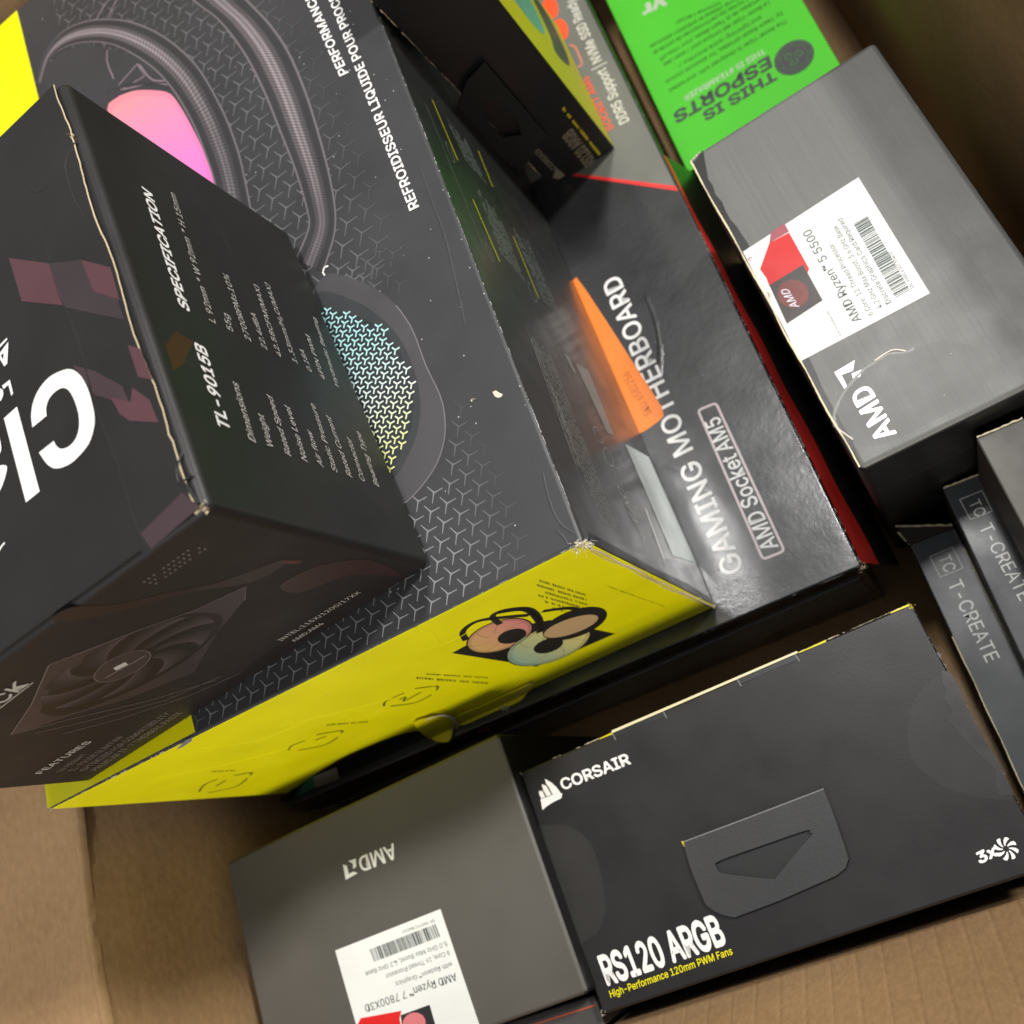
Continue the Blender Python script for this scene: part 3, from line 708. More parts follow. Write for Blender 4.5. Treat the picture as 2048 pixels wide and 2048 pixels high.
o = colmesh('pump_lattice', [B.F('top', x, y, .17) for x, y in V], Fc, cols, printed, B); o['kind'] = 'stuff'
text(B, 'top', "REFROIDISSEUR LIQUIDE POUR PROC", (10.51,123.96), (11.73,222.35), (13.83,124.49), white_ink, bold=.02, ext="ESSEUR")
text(B, 'top', "PERFORMANC", (17.54,190.09), (20.09,230.06), (20.96,191.02), white_ink, bold=.02, ext="E")
strokes(B, 'top', [[(48.36,124.93), (49.42,123.55), (49.05,122.04)], [(48.36,124.93), (46.81,124.51)]], .6, white_ink, 'small_mark')
# wear on the top
fluff(B, (15.6, 53.8, -.2), .9, torn_paper, 14, 9, 'chip', sq=(1, 1, .1))
poly(B, 'top', [(9.21,52.74), (8.07,52.59), (7.44,51.54), (6.54,50.33), (7.22,49.87), (8.29,50.15), (8.98,51.06)], torn_paper, 'chipped_spot', h=.12)
ridge(B, 'top', [(5.68,137.98), (6.07,123.43), (6.15,109.18), (7.93,92.72), (9.93,77.08)], b_top, 1.1, .08)
ridge(B, 'top', [(3.87,23.19), (4.93,15.15), (4.56,8.08), (1.58,3.16)], b_top, 1., .08)
ridge(B, 'top', [(6.08,6.57), (4.79,3.54), (4.58,1.36)], b_top, .9, .1)
scuff = ink('scuff_white', (168, 168, 166), .7, bump=.5)
worn_edge(B, (.25, 6, .35), (.25, 160, .35), scuff, .17, .5, 21, n=420)
worn_edge(B, (.25, 160, .35), (.2, 346, .35), scuff, .13, .3, 22, n=300)
worn_edge(B, (4, .3, .3), (136, .3, .3), scuff, .12, .3, 23, n=420)
worn_edge(B, (138, .3, .3), (204, .4, .4), torn_paper, .18, .35, 24, n=160)
card_edge(B, [(1.2, 6), (1.0, 131)], .45, kraft_edge, face='front', seed=25, wob=.4, h=.3)
card_edge(B, [(2.0, 9), (1.8, 128)], .2, torn_paper, face='front', seed=27, wob=.5, h=.25, name='delaminated_edge')
poly(B, 'side', [(1.0, 4), (4.6, 7), (3.6, 60), (4.6, 100), (3.4, 130), (1.0, 131)], ink('gap_black', (8, 8, 8)), 'corner_gap', h=.05)
worn_edge(B, (.6, .3, 40), (.5, .3, 131), kraft_edge, .30, .35, 28, n=120, jit=.5)
fluff(B, (1.6, .3, .8), 1.9, torn_paper, 80, 31, 'torn_corner', sq=(1.2, .8, .8))
fluff(B, (.4, .2, 4.6), 1.4, torn_paper, 40, 32, 'torn_corner', sq=(.6, .6, 1.2))
fluff(B, (.4, .4, 112), 1.2, kraft_edge, 26, 33, 'torn_corner', sq=(.8, .6, 1.2))
fluff(B, (.8, .6, 131), 1.4, kraft_edge, 30, 34, 'torn_corner')
fluff(B, (da-.6, .6, 1.0), 1.7, torn_paper, 36, 35, 'torn_corner', sq=(.8, .8, .8))
# glossy side: fine print, marks and the data label
sil = ink('silver_ink', (150, 150, 146), .3); sil2 = ink('faint_silver_ink', (128, 128, 124), .35); yl2 = ink('yellow_rule', (190, 190, 20), .4)
poly(B, 'side', [(61.79,96.37), (66.27,129.06), (18.61,131.69), (14.94,96.25)], card('speckled_label', lin((196, 202, 200)), .5, bump=.6, mott=.45, dust=.6), 'data_label', h=.12)
poly(B, 'side', [(31.62,83.98), (31.26,85.74), (10.40,81.88), (10.20,78.87)], label_white, 'label_edge', h=.10)
poly(B, 'side', [(88.22,70.91), (91.79,87.19), (61.17,84.04), (59.46,75.27)], ink('silver_panel', (120, 120, 116), .35), 'silver_strip', h=.1)
poly(B, 'side', [(87.87,60.63), (88.25,65.43), (81.10,66.02), (80.65,62.90)], ink('silver_panel', (120, 120, 116), .35), 'silver_strip', h=.1)
fine_print(B, 'side', (11.91,22.66), (80.50,26.16), (11.83,38.25), 7, sil2, 3, n=120, ragged=.1)
fine_print(B, 'side', (29.41,19.60), (80.95,25.03), (29.88,25.74), 3, sil2, 4, n=90)
strokes(B, 'side', [[(83.48,26.18), (19.92,18.62)], [(87.22,41.65), (9.34,40.89)], [(88.94,56.30), (50.27,50.64)]], .14, sil2, 'printed_rule')
text(B, 'side', "EAC", (20.73,65.48), (33.55,63.58), (20.62,59.47), sil, bold=0)
text(B, 'side', "CE", (14.77,66.31), (20.48,65.20), (14.80,61.34), sil)
for c_ in (((45.48,62.38), (42.04,62.72), (47.94,67.69)), ((30.64,69.35), (27.78,70.26), (32.30,74.19)), ((53.86,61.22), (50.96,62.14), (55.88,65.96))):
    e_ = conj(*c_, 20); strokes(B, 'side', [e_+e_[:1]], .25, sil, 'approval_mark')
strokes(B, 'side', [[(37.25,61.66), (42.19,61.93), (42.82,69.31)], [(41.35,80.93), (47.22,82.00), (47.51,76.15)], [(89.12,115.84), (90.95,128.43), (77.61,131.23), (74.67,116.99), (89.12,115.84)]], .22, sil, 'approval_mark')
strokes(B, 'side', [[(181.68,22.97), (153.59,24.51)], [(135.13,23.72), (109.26,25.98)], [(183.38,58.20), (164.18,57.54)], [(139.59,57.52), (110.40,57.24)]], .8, yl2, 'yellow_rule')
strokes(B, 'side', [[(171.89,13.01), (107.17,14.18)]], .22, sil2, 'printed_rule')
for k_, (o_, x_, y_) in enumerate((((116.39,31.20), (150.87,33.53), (112.49,47.66)), ((112.26,62.13), (146.85,60.16), (114.05,79.44)), ((161.05,34.32), (181.24,30.01), (159.98,50.75)))):
    fine_print(B, 'side', o_, x_, y_, 9, ink('dim_grey_print', (112, 118, 114), .4), 40+k_, n=26, fill=.6)
for o_, x_, y_ in (((108.77,18.28), (112.59,18.72), (108.37,20.09)), ((110.13,51.60), (115.11,52.88), (110.46,54.34)), ((153.47,19.30), (158.60,19.89), (153.65,21.10))):
    e_ = conj(o_, x_, y_, 18); strokes(B, 'side', [e_+e_[:1]], .25, sil2, 'approval_mark')
# yellow end: radiator picture, pictograms and compatibility line
kb = ink('picture_black', (36, 34, 30)); 
poly(B, 'front', [(65.15,37.80), (48.40,35.41), (35.38,51.72), (32.68,104.36), (49.23,103.18), (64.66,99.79)], kb, 'radiator_picture', h=.06)
def fan_fn(c1, c2):
    def fn(x, y, t, c1=c1, c2=c2):
        return mixc(mixc(c1, c2, min(1, max(0, (x-38)/34))), lin((60, 55, 48)), max(0, t-.86)*3)
    return fn
f1 = conj((50.18,43.75), (40.34,48.06), (56.59,59.89)); f2 = conj((49.41,80.03), (35.26,85.72), (57.70,103.58))
disc_grad(B, 'front', f1, (50.18,43.75), fan_fn(lin((214, 130, 130)), lin((222, 200, 104))), printed, 'fan_picture', h=.09, n=8)
disc_grad(B, 'front', f2, (49.41,80.03), fan_fn(lin((226, 214, 130)), lin((120, 176, 168))), printed, 'fan_picture', h=.10, n=8)
for c_, p_, q_ in (((50.18,43.75), (40.34,48.06), (56.59,59.89)), ((49.41,80.03), (35.26,85.72), (57.70,103.58))):
    el = lambda rr, t: (c_[0]+((p_[0]-c_[0])*math.cos(t)+(q_[0]-c_[0])*math.sin(t))*rr, c_[1]+((p_[1]-c_[1])*math.cos(t)+(q_[1]-c_[1])*math.sin(t))*rr)
    strokes(B, 'front', [[el(.35+.6*i/5, k*2*math.pi/7+.5*i/5) for i in range(6)] for k in range(7)], .22, ink('fan_blade_line', (150, 136, 92)), 'fan_blade_line', h=.115)
    rim = [el(1.0, 2*math.pi*i/30) for i in range(31)]; strokes(B, 'front', [rim], .5, kb, 'fan_rim', h=.12)
poly(B, 'front', conj((48.72,49.56), (44.52,51.81), (51.71,57.43)), kb, 'fan_hub_picture', h=.12)
poly(B, 'front', conj((49.48,79.74), (44.56,81.91), (52.76,89.15)), kb, 'fan_hub_picture', h=.12)
strokes(B, 'front', [smoothpts([(56.25,31.86), (51.78,22.48), (45.11,19.98), (39.85,28.13), (35.80,36.91)], 6), smoothpts([(43.91,32.27), (40.92,21.96), (36.57,22.05), (33.00,31.39), (36.75,46.87), (43.36,59.45)], 6), smoothpts([(38.66,21.06), (33.76,30.10), (37.09,45.68), (42.08,59.62)], 6), smoothpts([(32.09,39.26), (26.78,49.19), (26.62,61.33)], 6)], 2.1, kb, 'hose_picture', h=.12)
poly(B, 'front', conj((33.81,68.90), (23.40,73.50), (39.68,85.59)), kb, 'pump_picture', h=.13)
poly(B, 'front', conj((35.44,69.04), (26.77,73.26), (38.82,78.69)), ink('pump_face_tan', (196, 164, 120)), 'pump_picture', h=.15)
text(B, 'front', "INTEL 1851, 1700 | AMD AM5, AM4", (10.11,96.32), (11.44,43.51), (10.36,101.11), kb, bold=.005)
for ls in ([(107.76,59.73), (103.60,55.08), (96.25,55.68)], [(92.09,56.48), (88.59,65.31), (91.63,70.11)], [(107.41,63.34), (103.11,73.12), (95.52,72.77)], [(101.64,60.41), (99.25,61.07), (102.54,64.96), (94.31,63.78)],
           [(150.59,58.37), (146.06,54.98), (141.10,56.35)], [(135.22,55.71), (131.01,64.77), (133.40,67.87)], [(150.67,64.14), (145.57,73.02), (137.36,71.16)], [(140.54,61.41), (136.53,62.86)],
           [(194.10,57.32), (185.95,51.96), (180.22,52.77)], [(176.94,57.73), (174.25,64.31), (177.14,66.92)], [(196.08,64.29), (190.41,73.15), (180.60,69.30)], [(188.48,60.50), (181.84,58.90)]):
    strokes(B, 'front', [smoothpts(ls, 4)], .75, ink('olive_ink', (70, 66, 20)), 'pictogram', h=.1)
ol = ink('olive_ink_soft', (110, 104, 24))
for o_, x_, y_ in (((83.49,94.45), (86.10,40.72), (80.42,89.00)), ((78.92,86.33), (82.42,42.51), (76.71,82.42)), ((123.30,70.93), (128.25,49.05), (120.56,67.19)), ((172.45,53.74), (173.05,40.64), (169.67,50.78)), ((17.77,41.07), (18.84,4.16), (29.51,72.39))):
    fine_print(B, 'front', o_, x_, y_, 1 if abs(y_[1]-o_[1]) < 8 else 6, ol, 61, n=30, fill=.5, h=.07)
for pth in ([(132.09,22.41), (112.68,46.10), (83.79,66.91)], [(149.10,12.77), (140.90,32.21), (118.80,37.27)], [(178.13,18.78), (165.05,40.82), (145.56,58.89)], [(55.06,0.61), (55.29,9.03), (61.74,24.93)], [(66.05,22.88), (58.24,26.79), (45.56,22.30)]):
    ridge(B, 'front', pth, b_yel, 1.8, .16, 'tape_wrinkle')
poly(B, 'top', [(142.15,0.32), (139.23,0.18), (139.92,-0.84), (143.83,-1.28), (146.77,-1.14)], scuff, 'chipped_spot', h=.1)
tabm = ink('yellow_tab', (232, 222, 0), .45, mott=.12)
poly(B, 'front', smoothpts([(118.82,95.38), (113.56,96.14), (111.19,99.91), (112.29,113.35), (123.29,134.66), (138.15,156.37), (141.89,152.64), (136.08,135.79), (129.63,118.94)], 3, True), tabm, 'torn_yellow_tab', h=1.6, thick=.4)
strokes(B, 'front', [smoothpts([(113.61,95.48), (108.62,99.61), (111.25,112.85), (121.08,132.73), (136.92,156.16)], 5)], 1.3, torn_paper, 'torn_paper_edge', h=2.0)
poly(B, 'front', smoothpts([(112.08,116.23), (100.12,117.55), (85.42,116.99), (76.00,117.85), (82.83,128.51), (95.46,131.20), (107.66,130.72), (118.93,130.44)], 3, True), tabm, 'torn_yellow_tab', h=1.1, thick=.3)
strokes(B, 'front', [smoothpts([(94.07,124.12), (83.82,121.16), (75.22,116.30)], 5)], 1.0, kraft_edge, 'torn_paper_edge', h=1.5)
# ------------------------------------------------------------------ C: motherboard box
C = Box('C', 'motherboard_box', 'flat glossy black motherboard box with red slash, beneath the yellow ended box', 'box')
c_top = card('motherboard_box_black', lin((30, 31, 33)), .40, .45, coat=1.0, coat_r=.14, dust=.05, mott=.25, bump=.3, bscale=340)
c_side = card('motherboard_box_side', lin((24, 23, 22)), .3, .5, coat=.4, coat_r=.2, mott=.3)
c_red = card('motherboard_box_red', lin((176, 40, 34)), .35, .5, coat=.4, mott=.25)
body(C, [c_top, c_side], {'side': 1, 'front': 1, 'near': 1, 'right': 1, 'bottom': 1}, bev=1.1)
da, db, dw = C.d
c_grey = card('motherboard_box_grey', lin((104, 105, 98)), .45, .4, coat=.3, coat_r=.26, mott=.15)
P1 = (-1.21,182.49); P0 = (48.48,226.19)
poly(C, 'top', [(1.0, P1[1]), P0, (min(P0[0]+120, 268), P0[1]), (268, db-2), (1.0, db-2)], c_grey, 'grey_panel_print', h=.06)
poly(C, 'top', [(.9, P1[1]-2.2), (P0[0], P0[1]-.8), (P0[0], P0[1]+.6), (.9, P1[1]+.6)], ink('bright_red_print', (216, 44, 40), coat=.6), 'red_slash', h=.09)
fat = .03
text(C, 'top', "GAMING MOTHERBOARD", (39.20,16.75), (38.43,158.65), (47.28,16.77), white_ink, bold=.012)
text(C, 'top', "AMD Socket AM5", (24.12,19.15), (24.45,77.71), (30.27,19.45), white_ink, bold=.01)
def rrect(cs, r, n=5):
    out = []; N_ = len(cs)
    for i in range(N_):
        p, c, q = Vector(cs[i-1]), Vector(cs[i]), Vector(cs[(i+1) % N_])
        a = c+(p-c).normalized()*r; b = c+(q-c).normalized()*r
        for j in range(n+1):
            t = j/n; v = a*(1-t)**2+c*2*t*(1-t)+b*t*t; out.append((v.x, v.y))
    return out
fr = rrect([(30.93,83.89), (23.24,83.25), (22.80,16.65), (31.32,16.98)], 1.6)
strokes(C, 'top', [fr+fr[:1]], .95, ink('socket_frame_ink', (206, 190, 190)), 'lettering_frame', h=.15)
text(C, 'top', "DDR5 Support | NVMe SSD Read", (6.48,226.50), (5.34,303.90), (11.11,227.11), ink('pale_ink_warm', (206, 204, 190)), bold=.012, ext="y")
text(C, 'top', "SOCKET AM5", (14.10,227.37), (14.73,261.57), (17.26,227.92), ink('orange_red_ink', (232, 84, 40)), bold=.012)
org = ink('orange_red_ink', (232, 84, 40))
poly(C, 'top', conj((17.14,310.75), (17.29,303.40), (13.46,310.72)), org, 'orange_dot', h=.12)
poly(C, 'top', conj((17.31,294.98), (17.36,288.08), (13.57,295.26)), org, 'orange_dot', h=.12)
poly(C, 'top', conj((16.75,326.73), (16.81,319.47), (12.92,326.93)), org, 'orange_dot', h=.12)
strokes(C, 'top', [smoothpts([(16.65,284.03), (14.52,280.88), (14.41,275.35), (14.90,269.70), (17.35,269.70)], 4)], 1., ink('salmon_ink', (190, 120, 100)), 'printed_mark', h=.12)
orange_label = ink('orange_sticker', (232, 122, 26), .4, coat=.25, mott=.03)
poly(C, 'top', [(55.96,168.26), (54.18,160.10), (50.78,138.83), (47.43,116.86), (44.86,100.69), (43.69,92.60), (44.38,88.57), (46.61,87.59), (54.27,86.35), (74.65,88.05), (70.93,165.04)], orange_label, 'price_sticker', h=.18)
text(C, 'top', "SKU 6582256", (48.25,92.15), (50.69,114.63), (51.65,91.79), ink('sticker_brown_ink', (150, 84, 20)), h=.26)
silver_emb = ink('embossed_silver', (170, 172, 172), .25)
# front lip with dark gap, copper glints on the side
poly(C, 'front', [(2.91,3.36), (277.40,17.01), (287.59,30.82), (3.54,11.04)], ink('gap_black', (8, 8, 8)), 'lid_gap', h=.05)
poly(C, 'front', [(3.43,16.14), (292.95,38.09), (331.50,91.83), (3.28,50.90)], card('lip_charcoal', lin((92, 94, 96)), .35, coat=.3), 'front_lip', h=.6, thick=.5)
for q_ in ([(168.69,2.20), (165.96,9.52), (169.39,15.70), (172.12,8.17)], [(187.01,55.07), (176.43,70.20), (179.15,75.62), (189.80,60.19)], [(52.76,76.53), (48.27,80.26), (50.17,86.95), (53.92,83.93)], [(32.76,77.33), (24.71,85.21), (27.11,92.94), (33.43,85.17)], [(113.63,89.01), (107.98,96.23), (110.83,104.89), (115.85,97.76)]):
    poly(C, 'front', q_, ink('copper_print', (170, 74, 40), .35), 'copper_mark', h=.06)
V = []; Fc = []                      # red-printed tray side under the lid edge, then an added dark flange
for i in range(41):
    v = 1.2+i*5.0; t = max(0, 1-v/215); out = .35+4.6*t**1.2; dn = 1.2+13*t**1.2
    wv = .25*math.sin(i*.7)
    for f_ in (0, .25, .6, 1.0): V.append(C.L(-.15-(out+wv)*f_, v, .75+dn*f_**1.3))
    V.append(C.L(-11.3, v, 34))  # flange put in to cover the lit floor, so the gap stays dark
    if i:
        for j in range(4): Fc.append((5*i-5+j, 5*i-4+j, 5*i+1+j, 5*i+j))
mesh_from('red_side_panel', V, Fc, [c_red, c_side], C, idx=[(1 if k % 4 == 3 else 0) for k in range(len(Fc))], smooth=True)
worn_edge(C, (.15, 2, .3), (.15, 160, .3), ink('edge_glint', (150, 152, 152), .4), .16, .5, 51, n=300)  # pale bead paints a glint along the lid fold
worn_edge(C, (.15, 165, .3), (.15, 330, .3), ink('edge_glint', (150, 152, 152), .4), .12, .3, 52, n=200)
worn_edge(C, (2, .1, .3), (150, .1, .3), ink('edge_glint', (150, 152, 152), .4), .12, .25, 53, n=220)
fluff(C, (.6, .6, 1.8), 1.8, kraft_edge, 40, 54, 'torn_corner', sq=(1, 1, 1.2))
ridge(C, 'top', [(31.59,143.09), (32.00,130.04), (35.12,116.34), (40.44,104.20)], c_top, 3., .2)
# torn yellow tab, teal corner label lying on the box's left end
tab = ink('yellow_tab', (206, 190, 0), .45, mott=.1)
poly(C, 'top', smoothpts([(188.89,11.32), (182.38,11.15), (177.42,8.87), (177.63,3.65), (180.58,-0.54), (184.86,0.55), (188.19,3.06), (188.55,6.73), (195.45,7.44), (196.87,11.32)], 3, True), tab, 'torn_yellow_tab', h=1.6, thick=.5)
poly(C, 'top', smoothpts([(188.11,13.72), (180.56,12.71), (176.60,9.01), (176.29,3.82), (178.58,3.12), (178.74,8.03), (182.98,10.92)], 3, True), kraft_edge, 'torn_paper_edge', h=2.3, thick=.5)
poly(C, 'top', smoothpts([(175.10,5.81), (163.35,6.73), (150.70,7.23), (141.70,7.72), (139.42,5.98), (144.76,3.25), (156.97,3.49), (172.09,3.39)], 3, True), tab, 'torn_yellow_tab', h=1.4, thick=.4)
fluff(C, (C.d[0]*.56, 3.2, -1.6), 2.2, torn_paper, 30, 55, 'torn_paper_edge', sq=(1.3, .6, .5))
poly(B, 'front', smoothpts([(213.67,126.48), (195.71,115.61), (162.53,102.93), (145.58,103.14), (133.33,107.37), (129.56,120.81), (145.61,158.55), (183.39,163.29), (220.62,164.02)], 3, True), ink('torn_base_shade_ink', (26, 24, 22), .5), 'shaded_torn_base', h=.4)  # dark ink paints the shadow over the torn bottom
poly(B, 'front', [(179.79,108.12), (168.67,110.13), (184.88,133.15), (196.01,129.80)], ink('grey_label', (198, 188, 176)), 'corner_label', h=.9)
poly(B, 'front', [(190.00,114.16), (179.79,108.12), (196.01,129.80), (207.61,129.74)], ink('teal_label', (66, 156, 126)), 'corner_label', h=.8)

# ------------------------------------------------------------------ two processor cartons and one plain grey one
cream = ink('cream_card', (220, 208, 170), .6)
g_grey = card('processor_box_grey', lin((100, 99, 97)), .44, .45, mott=.05, brushed=.09, dust=.02)
g_side = card('processor_box_black', lin((22, 22, 22)), .4, .5, mott=.2)
e_grey = card('processor_box_warm_grey', lin((80, 77, 72)), .48, .45, mott=.05)
logo_white = ink('foil_white', (235, 235, 232), .25)
def amd_arrow(bx, pts1, pts2):
    poly(bx, 'top', pts1, logo_white, 'logo', h=.14); poly(bx, 'top', pts2, logo_white, 'logo', h=.14)
G = Box('G', 'processor_box', 'brushed grey processor box with torn left edge, in front of the green box', 'box', 'grey processor boxes')
body(G, [g_grey, g_side], {'side': 1, 'front': 1, 'near': 1, 'right': 1, 'bottom': 1}, bev=2.4, seg=4)
da, db, dw = G.d
gp = [(.7, .6), (1.2, 6)]+[(2.2+.6*math.sin(i*.9)+random.uniform(-.3, .3)+(1.0 if 22 < 8+i*4 < 95 else 0), 8+i*4) for i in range(30)]
poly(G, 'top', [(.1, 4)]+gp[2:]+[(.1, 131)], g_side, 'torn_edge_gap', h=.04)
card_edge(G, [(.55, 2.2), (.5, db-1.2)], .5, cream, h=.45, seed=61, wob=.3)
poly(G, 'top', [(1.0, 3.2), (5.8, .8), (2.0, 15), (.6, 8)], g_side, 'crushed_corner', h=.05)
worn_edge(G, (.4, 2.2, .2), (4.5, .5, .3), torn_paper, .3, .9, 62, n=30)
poly(G, 'top', [(0.95,46.04), (44.04,43.89), (43.44,93.20), (0.18,92.69), (0.73,78.33), (0.63,64.54)], label_white, 'product_label', h=.2, thick=.18)
rd = ink('label_red', (196, 22, 20), .5, mott=.15); rdd = ink('label_dull_red', (146, 66, 78), .35)
poly(G, 'top', [(3.08,55.42), (9.83,48.33), (16.90,48.74), (16.66,64.61), (15.59,65.70), (3.04,62.90), (3.47,59.61)], rd, 'label_red_panel', h=.23)
poly(G, 'top', [(11.89,45.11), (17.07,44.72), (17.06,48.40), (9.83,48.33)], rdd, 'label_red_panel', h=.24)
poly(G, 'top', [(3.20,62.56), (15.62,62.14), (15.38,77.23), (2.14,78.40)], ink('seal_dark', (60, 52, 52), .45, mott=.5, bump=.1), 'security_seal', h=.26)
poly(G, 'top', conj((8.37,69.75), (13.08,70.37), (8.27,75.24)), ink('seal_maroon', (112, 52, 46), .45, mott=.4, bump=.1), 'security_seal', h=.28)
text(G, 'top', "AMD", (8.14,75.15), (7.77,67.19), (5.73,74.20), ink('seal_silver', (205, 200, 210), .25), bold=.01, h=.31)
fluff(G, (1.4, 66, -.2), 1.3, torn_paper, 30, 63, 'torn_seal_edge', sq=(.7, 1.6, .4)); fluff(G, (1.8, 50, 0), 1.1, ink('torn_red', (190, 70, 70), .6), 14, 64, 'torn_seal_edge', sq=(.7, 1.2, .4))
lt = ink('label_text', (56, 66, 64))
text(G, 'top', "AMD Ryzen\u2122 5 5500", (22.64,90.02), (23.26,51.64), (19.82,89.91), lt, bold=.006, h=.24)
text(G, 'top', "6 Core, 12 Thread Processor", (26.35,90.32), (26.92,60.70), (24.71,90.26), lt, h=.24)
text(G, 'top', "4.2 GHz Max Boost, 3.6 GHz Base", (29.68,89.67), (30.81,55.57), (28.05,89.60), lt, h=.24)
text(G, 'top', "Discrete Graphics Card Required", (32.69,89.63), (33.33,53.99), (31.01,89.66), lt, h=.24)
barcode(G, 'top', (34.36,88.92), (35.31,58.19), (39.14,88.87), lt, 3, 44)
text(G, 'top', "SN: 9ABC630Y30400", (40.54,89.01), (40.55,73.84), (39.55,89.05), lt, h=.24)
text(G, 'top', "Scan for product info", (14.97,91.47), (15.28,81.57), (14.26,91.52), lt, h=.24)
text(G, 'top', "AMD", (14.51,129.01), (14.58,110.50), (8.43,129.61), logo_white, bold=.02)
amd_arrow(G, [(7.55,101.68), (14.70,101.25), (12.65,104.23), (9.08,103.61), (8.89,107.82), (7.80,108.34)], [(11.82,104.90), (15.19,105.21), (13.57,107.15), (11.55,106.50)])
ridge(G, 'top', [(31.37,106.91), (28.81,106.86), (23.94,104.57), (19.08,105.07), (15.17,105.59), (7.23,109.16), (1.40,114.23), (0.35,119.18), (2.75,124.52)], card('processor_crease', lin((140, 139, 137)), .5), 1.3, .3)
strokes(G, 'top', [smoothpts([(28.89,106.71), (26.40,104.55), (23.64,104.18), (19.75,104.70)], 4), smoothpts([(0.15,119.25), (1.39,121.86), (2.61,124.82)], 4)], .4, torn_paper, 'torn_crease', h=.42)
strokes(G, 'near', [[(2, 30), (69, 30)]], .4, ink('seam_grey', (60, 60, 60)), 'seam_line', h=.08)
film2 = bpy.data.materials.new('matte_seal_film'); film2.use_nodes = True
p2 = film2.node_tree.nodes['Principled BSDF']; p2.inputs['Base Color'].default_value = (.24, .235, .23, 1); p2.inputs['Roughness'].default_value = .5; p2.inputs['Alpha'].default_value = .2
poly(G, 'top', smoothpts([(31.37,106.91), (23.94,104.57), (19.08,105.07), (15.17,105.59), (7.23,109.16), (1.40,114.23), (0.35,119.18), (2.25,125.55), (8.79,130.19), (22.78,130.83), (37.05,130.06), (45.29,125.84), (46.68,117.36), (40.00,109.30)], 3, True), film2, 'clear_round_seal', h=.1)
E = Box('E', 'processor_box', 'smooth grey processor box with upside-down logo, left of the charcoal fan box', 'box', 'grey processor boxes')
body(E, [e_grey, g_side], {'side': 1, 'front': 1, 'near': 1, 'right': 1, 'bottom': 1}, bev=1.6)
poly(E, 'top', [(93.09,47.58), (44.37,48.29), (42.81,89.11), (92.20,75.77)], label_white, 'product_label', h=.2, thick=.18)
barcode(E, 'top', (48.15,52.33), (78.27,51.82), (47.65,56.85), lt, 5, 44)
text(E, 'top', "SN: 9MS7017R40257", (47.95,50.64), (62.74,50.13), (47.85,51.55), lt, h=.24)
text(E, 'top', "5.0 GHz Max Boost, 4.2 GHz Base", (45.82,58.98), (82.54,58.48), (45.76,60.54), lt, h=.24)
text(E, 'top', "8 Core, 16 Thread Processor", (45.90,62.04), (74.40,61.80), (45.85,63.60), lt, h=.24)
text(E, 'top', "with Radeon\u2122 Graphics", (46.09,65.90), (71.11,65.38), (46.03,67.44), lt, h=.24)
text(E, 'top', "AMD Ryzen\u2122 7 7800X3D", (46.01,69.64), (86.67,68.76), (45.92,72.18), lt, bold=.006, h=.24)
poly(E, 'top', [(92.84,74.92), (89.60,72.40), (71.68,74.92), (73.35,76.97), (73.87,80.84)], rd, 'label_red_panel', h=.23)
poly(E, 'top', [(72.60,76.18), (59.73,76.32), (59.75,84.42), (73.58,81.25)], ink('seal_black', (40, 38, 40), .35), 'security_seal', h=.26)
poly(E, 'top', conj((68.03,80.14), (63.17,80.17), (67.75,83.53)), ink('seal_pink', (200, 112, 116), .35), 'security_seal', h=.32)
text(E, 'top', "AMD", (55.58,20.55), (72.48,20.04), (55.41,25.86), logo_white, bold=.015)
amd_arrow(E, [(79.82,19.94), (80.31,25.57), (74.27,25.09), (76.05,23.91), (78.31,24.08), (78.18,20.89)], [(76.99,19.60), (73.41,19.90), (74.15,22.68), (75.75,23.07), (75.32,21.13)])
K = Box('K', 'plain_grey_box', 'plain blank grey box cut off by the frame, right of the slim memory boxes', 'box')
body(K, [e_grey, card('plain_box_side', lin((60, 52, 44)), .5)], {'side': 1, 'front': 1, 'near': 1, 'right': 1, 'bottom': 1}, bev=.7)
card_edge(K, [(14, .15), (.4, .15)], .5, cream, seed=71, wob=.1)

# ------------------------------------------------------------------ fan boxes
f_black = card('fan_box_charcoal', lin((33, 31, 32)), .40, .36, coat=.05, coat_r=.3, mott=.12, dust=.0)
f_side = card('fan_box_side', lin((20, 20, 21)), .3, .5, coat=.3)
F = Box('F', 'fan_box', 'charcoal fan box lying flat with triangular hang tab hole and large white lettering', 'box', 'black and yellow case fan boxes')
body(F, [f_black, f_side], {'side': 1, 'front': 1, 'near': 1, 'right': 1, 'bottom': 1}, bev=1.0)
da, db, dw = F.d
text(F, 'top', "CORSAIR", (13.95,11.56), (41.03,12.11), (13.80,7.85), white_ink, bold=.02)
for q_ in ([(3.73,15.12), (4.50,11.39), (7.05,11.59), (11.64,11.62), (13.14,12.53), (12.19,13.82), (8.35,14.06), (5.40,14.63)],
           [(4.88,8.60), (6.17,9.07), (6.50,11.39), (4.80,11.23), (4.62,9.79)],
           [(6.77,6.81), (8.26,7.82), (9.02,11.39), (7.12,11.43), (6.58,8.85)],
           [(8.68,5.49), (10.57,7.57), (11.81,9.68), (12.54,11.95), (9.50,11.75), (9.13,9.06), (8.49,6.99)]):
    poly(F, 'top', q_, white_ink, 'sail_logo', h=.14)
text(F, 'top', "RS120 ARGB", (5.34,74.81), (48.98,74.47), (5.15,66.11), white_ink, bold=.03)
text(F, 'top', "High-Performance 120mm PWM Fans", (4.81,78.77), (49.63,78.04), (4.94,76.67), ink('bright_yellow_ink', (230, 220, 0)), bold=.01)
text(F, 'top', "3x", (129.95,76.17), (135.36,75.51), (130.16,73.32), white_ink, bold=.035)
fc = (138.27,74.68); fr_ = abs((138.27,74.68)[0]-(141.46,74.68)[0])
V = []; Fc = []
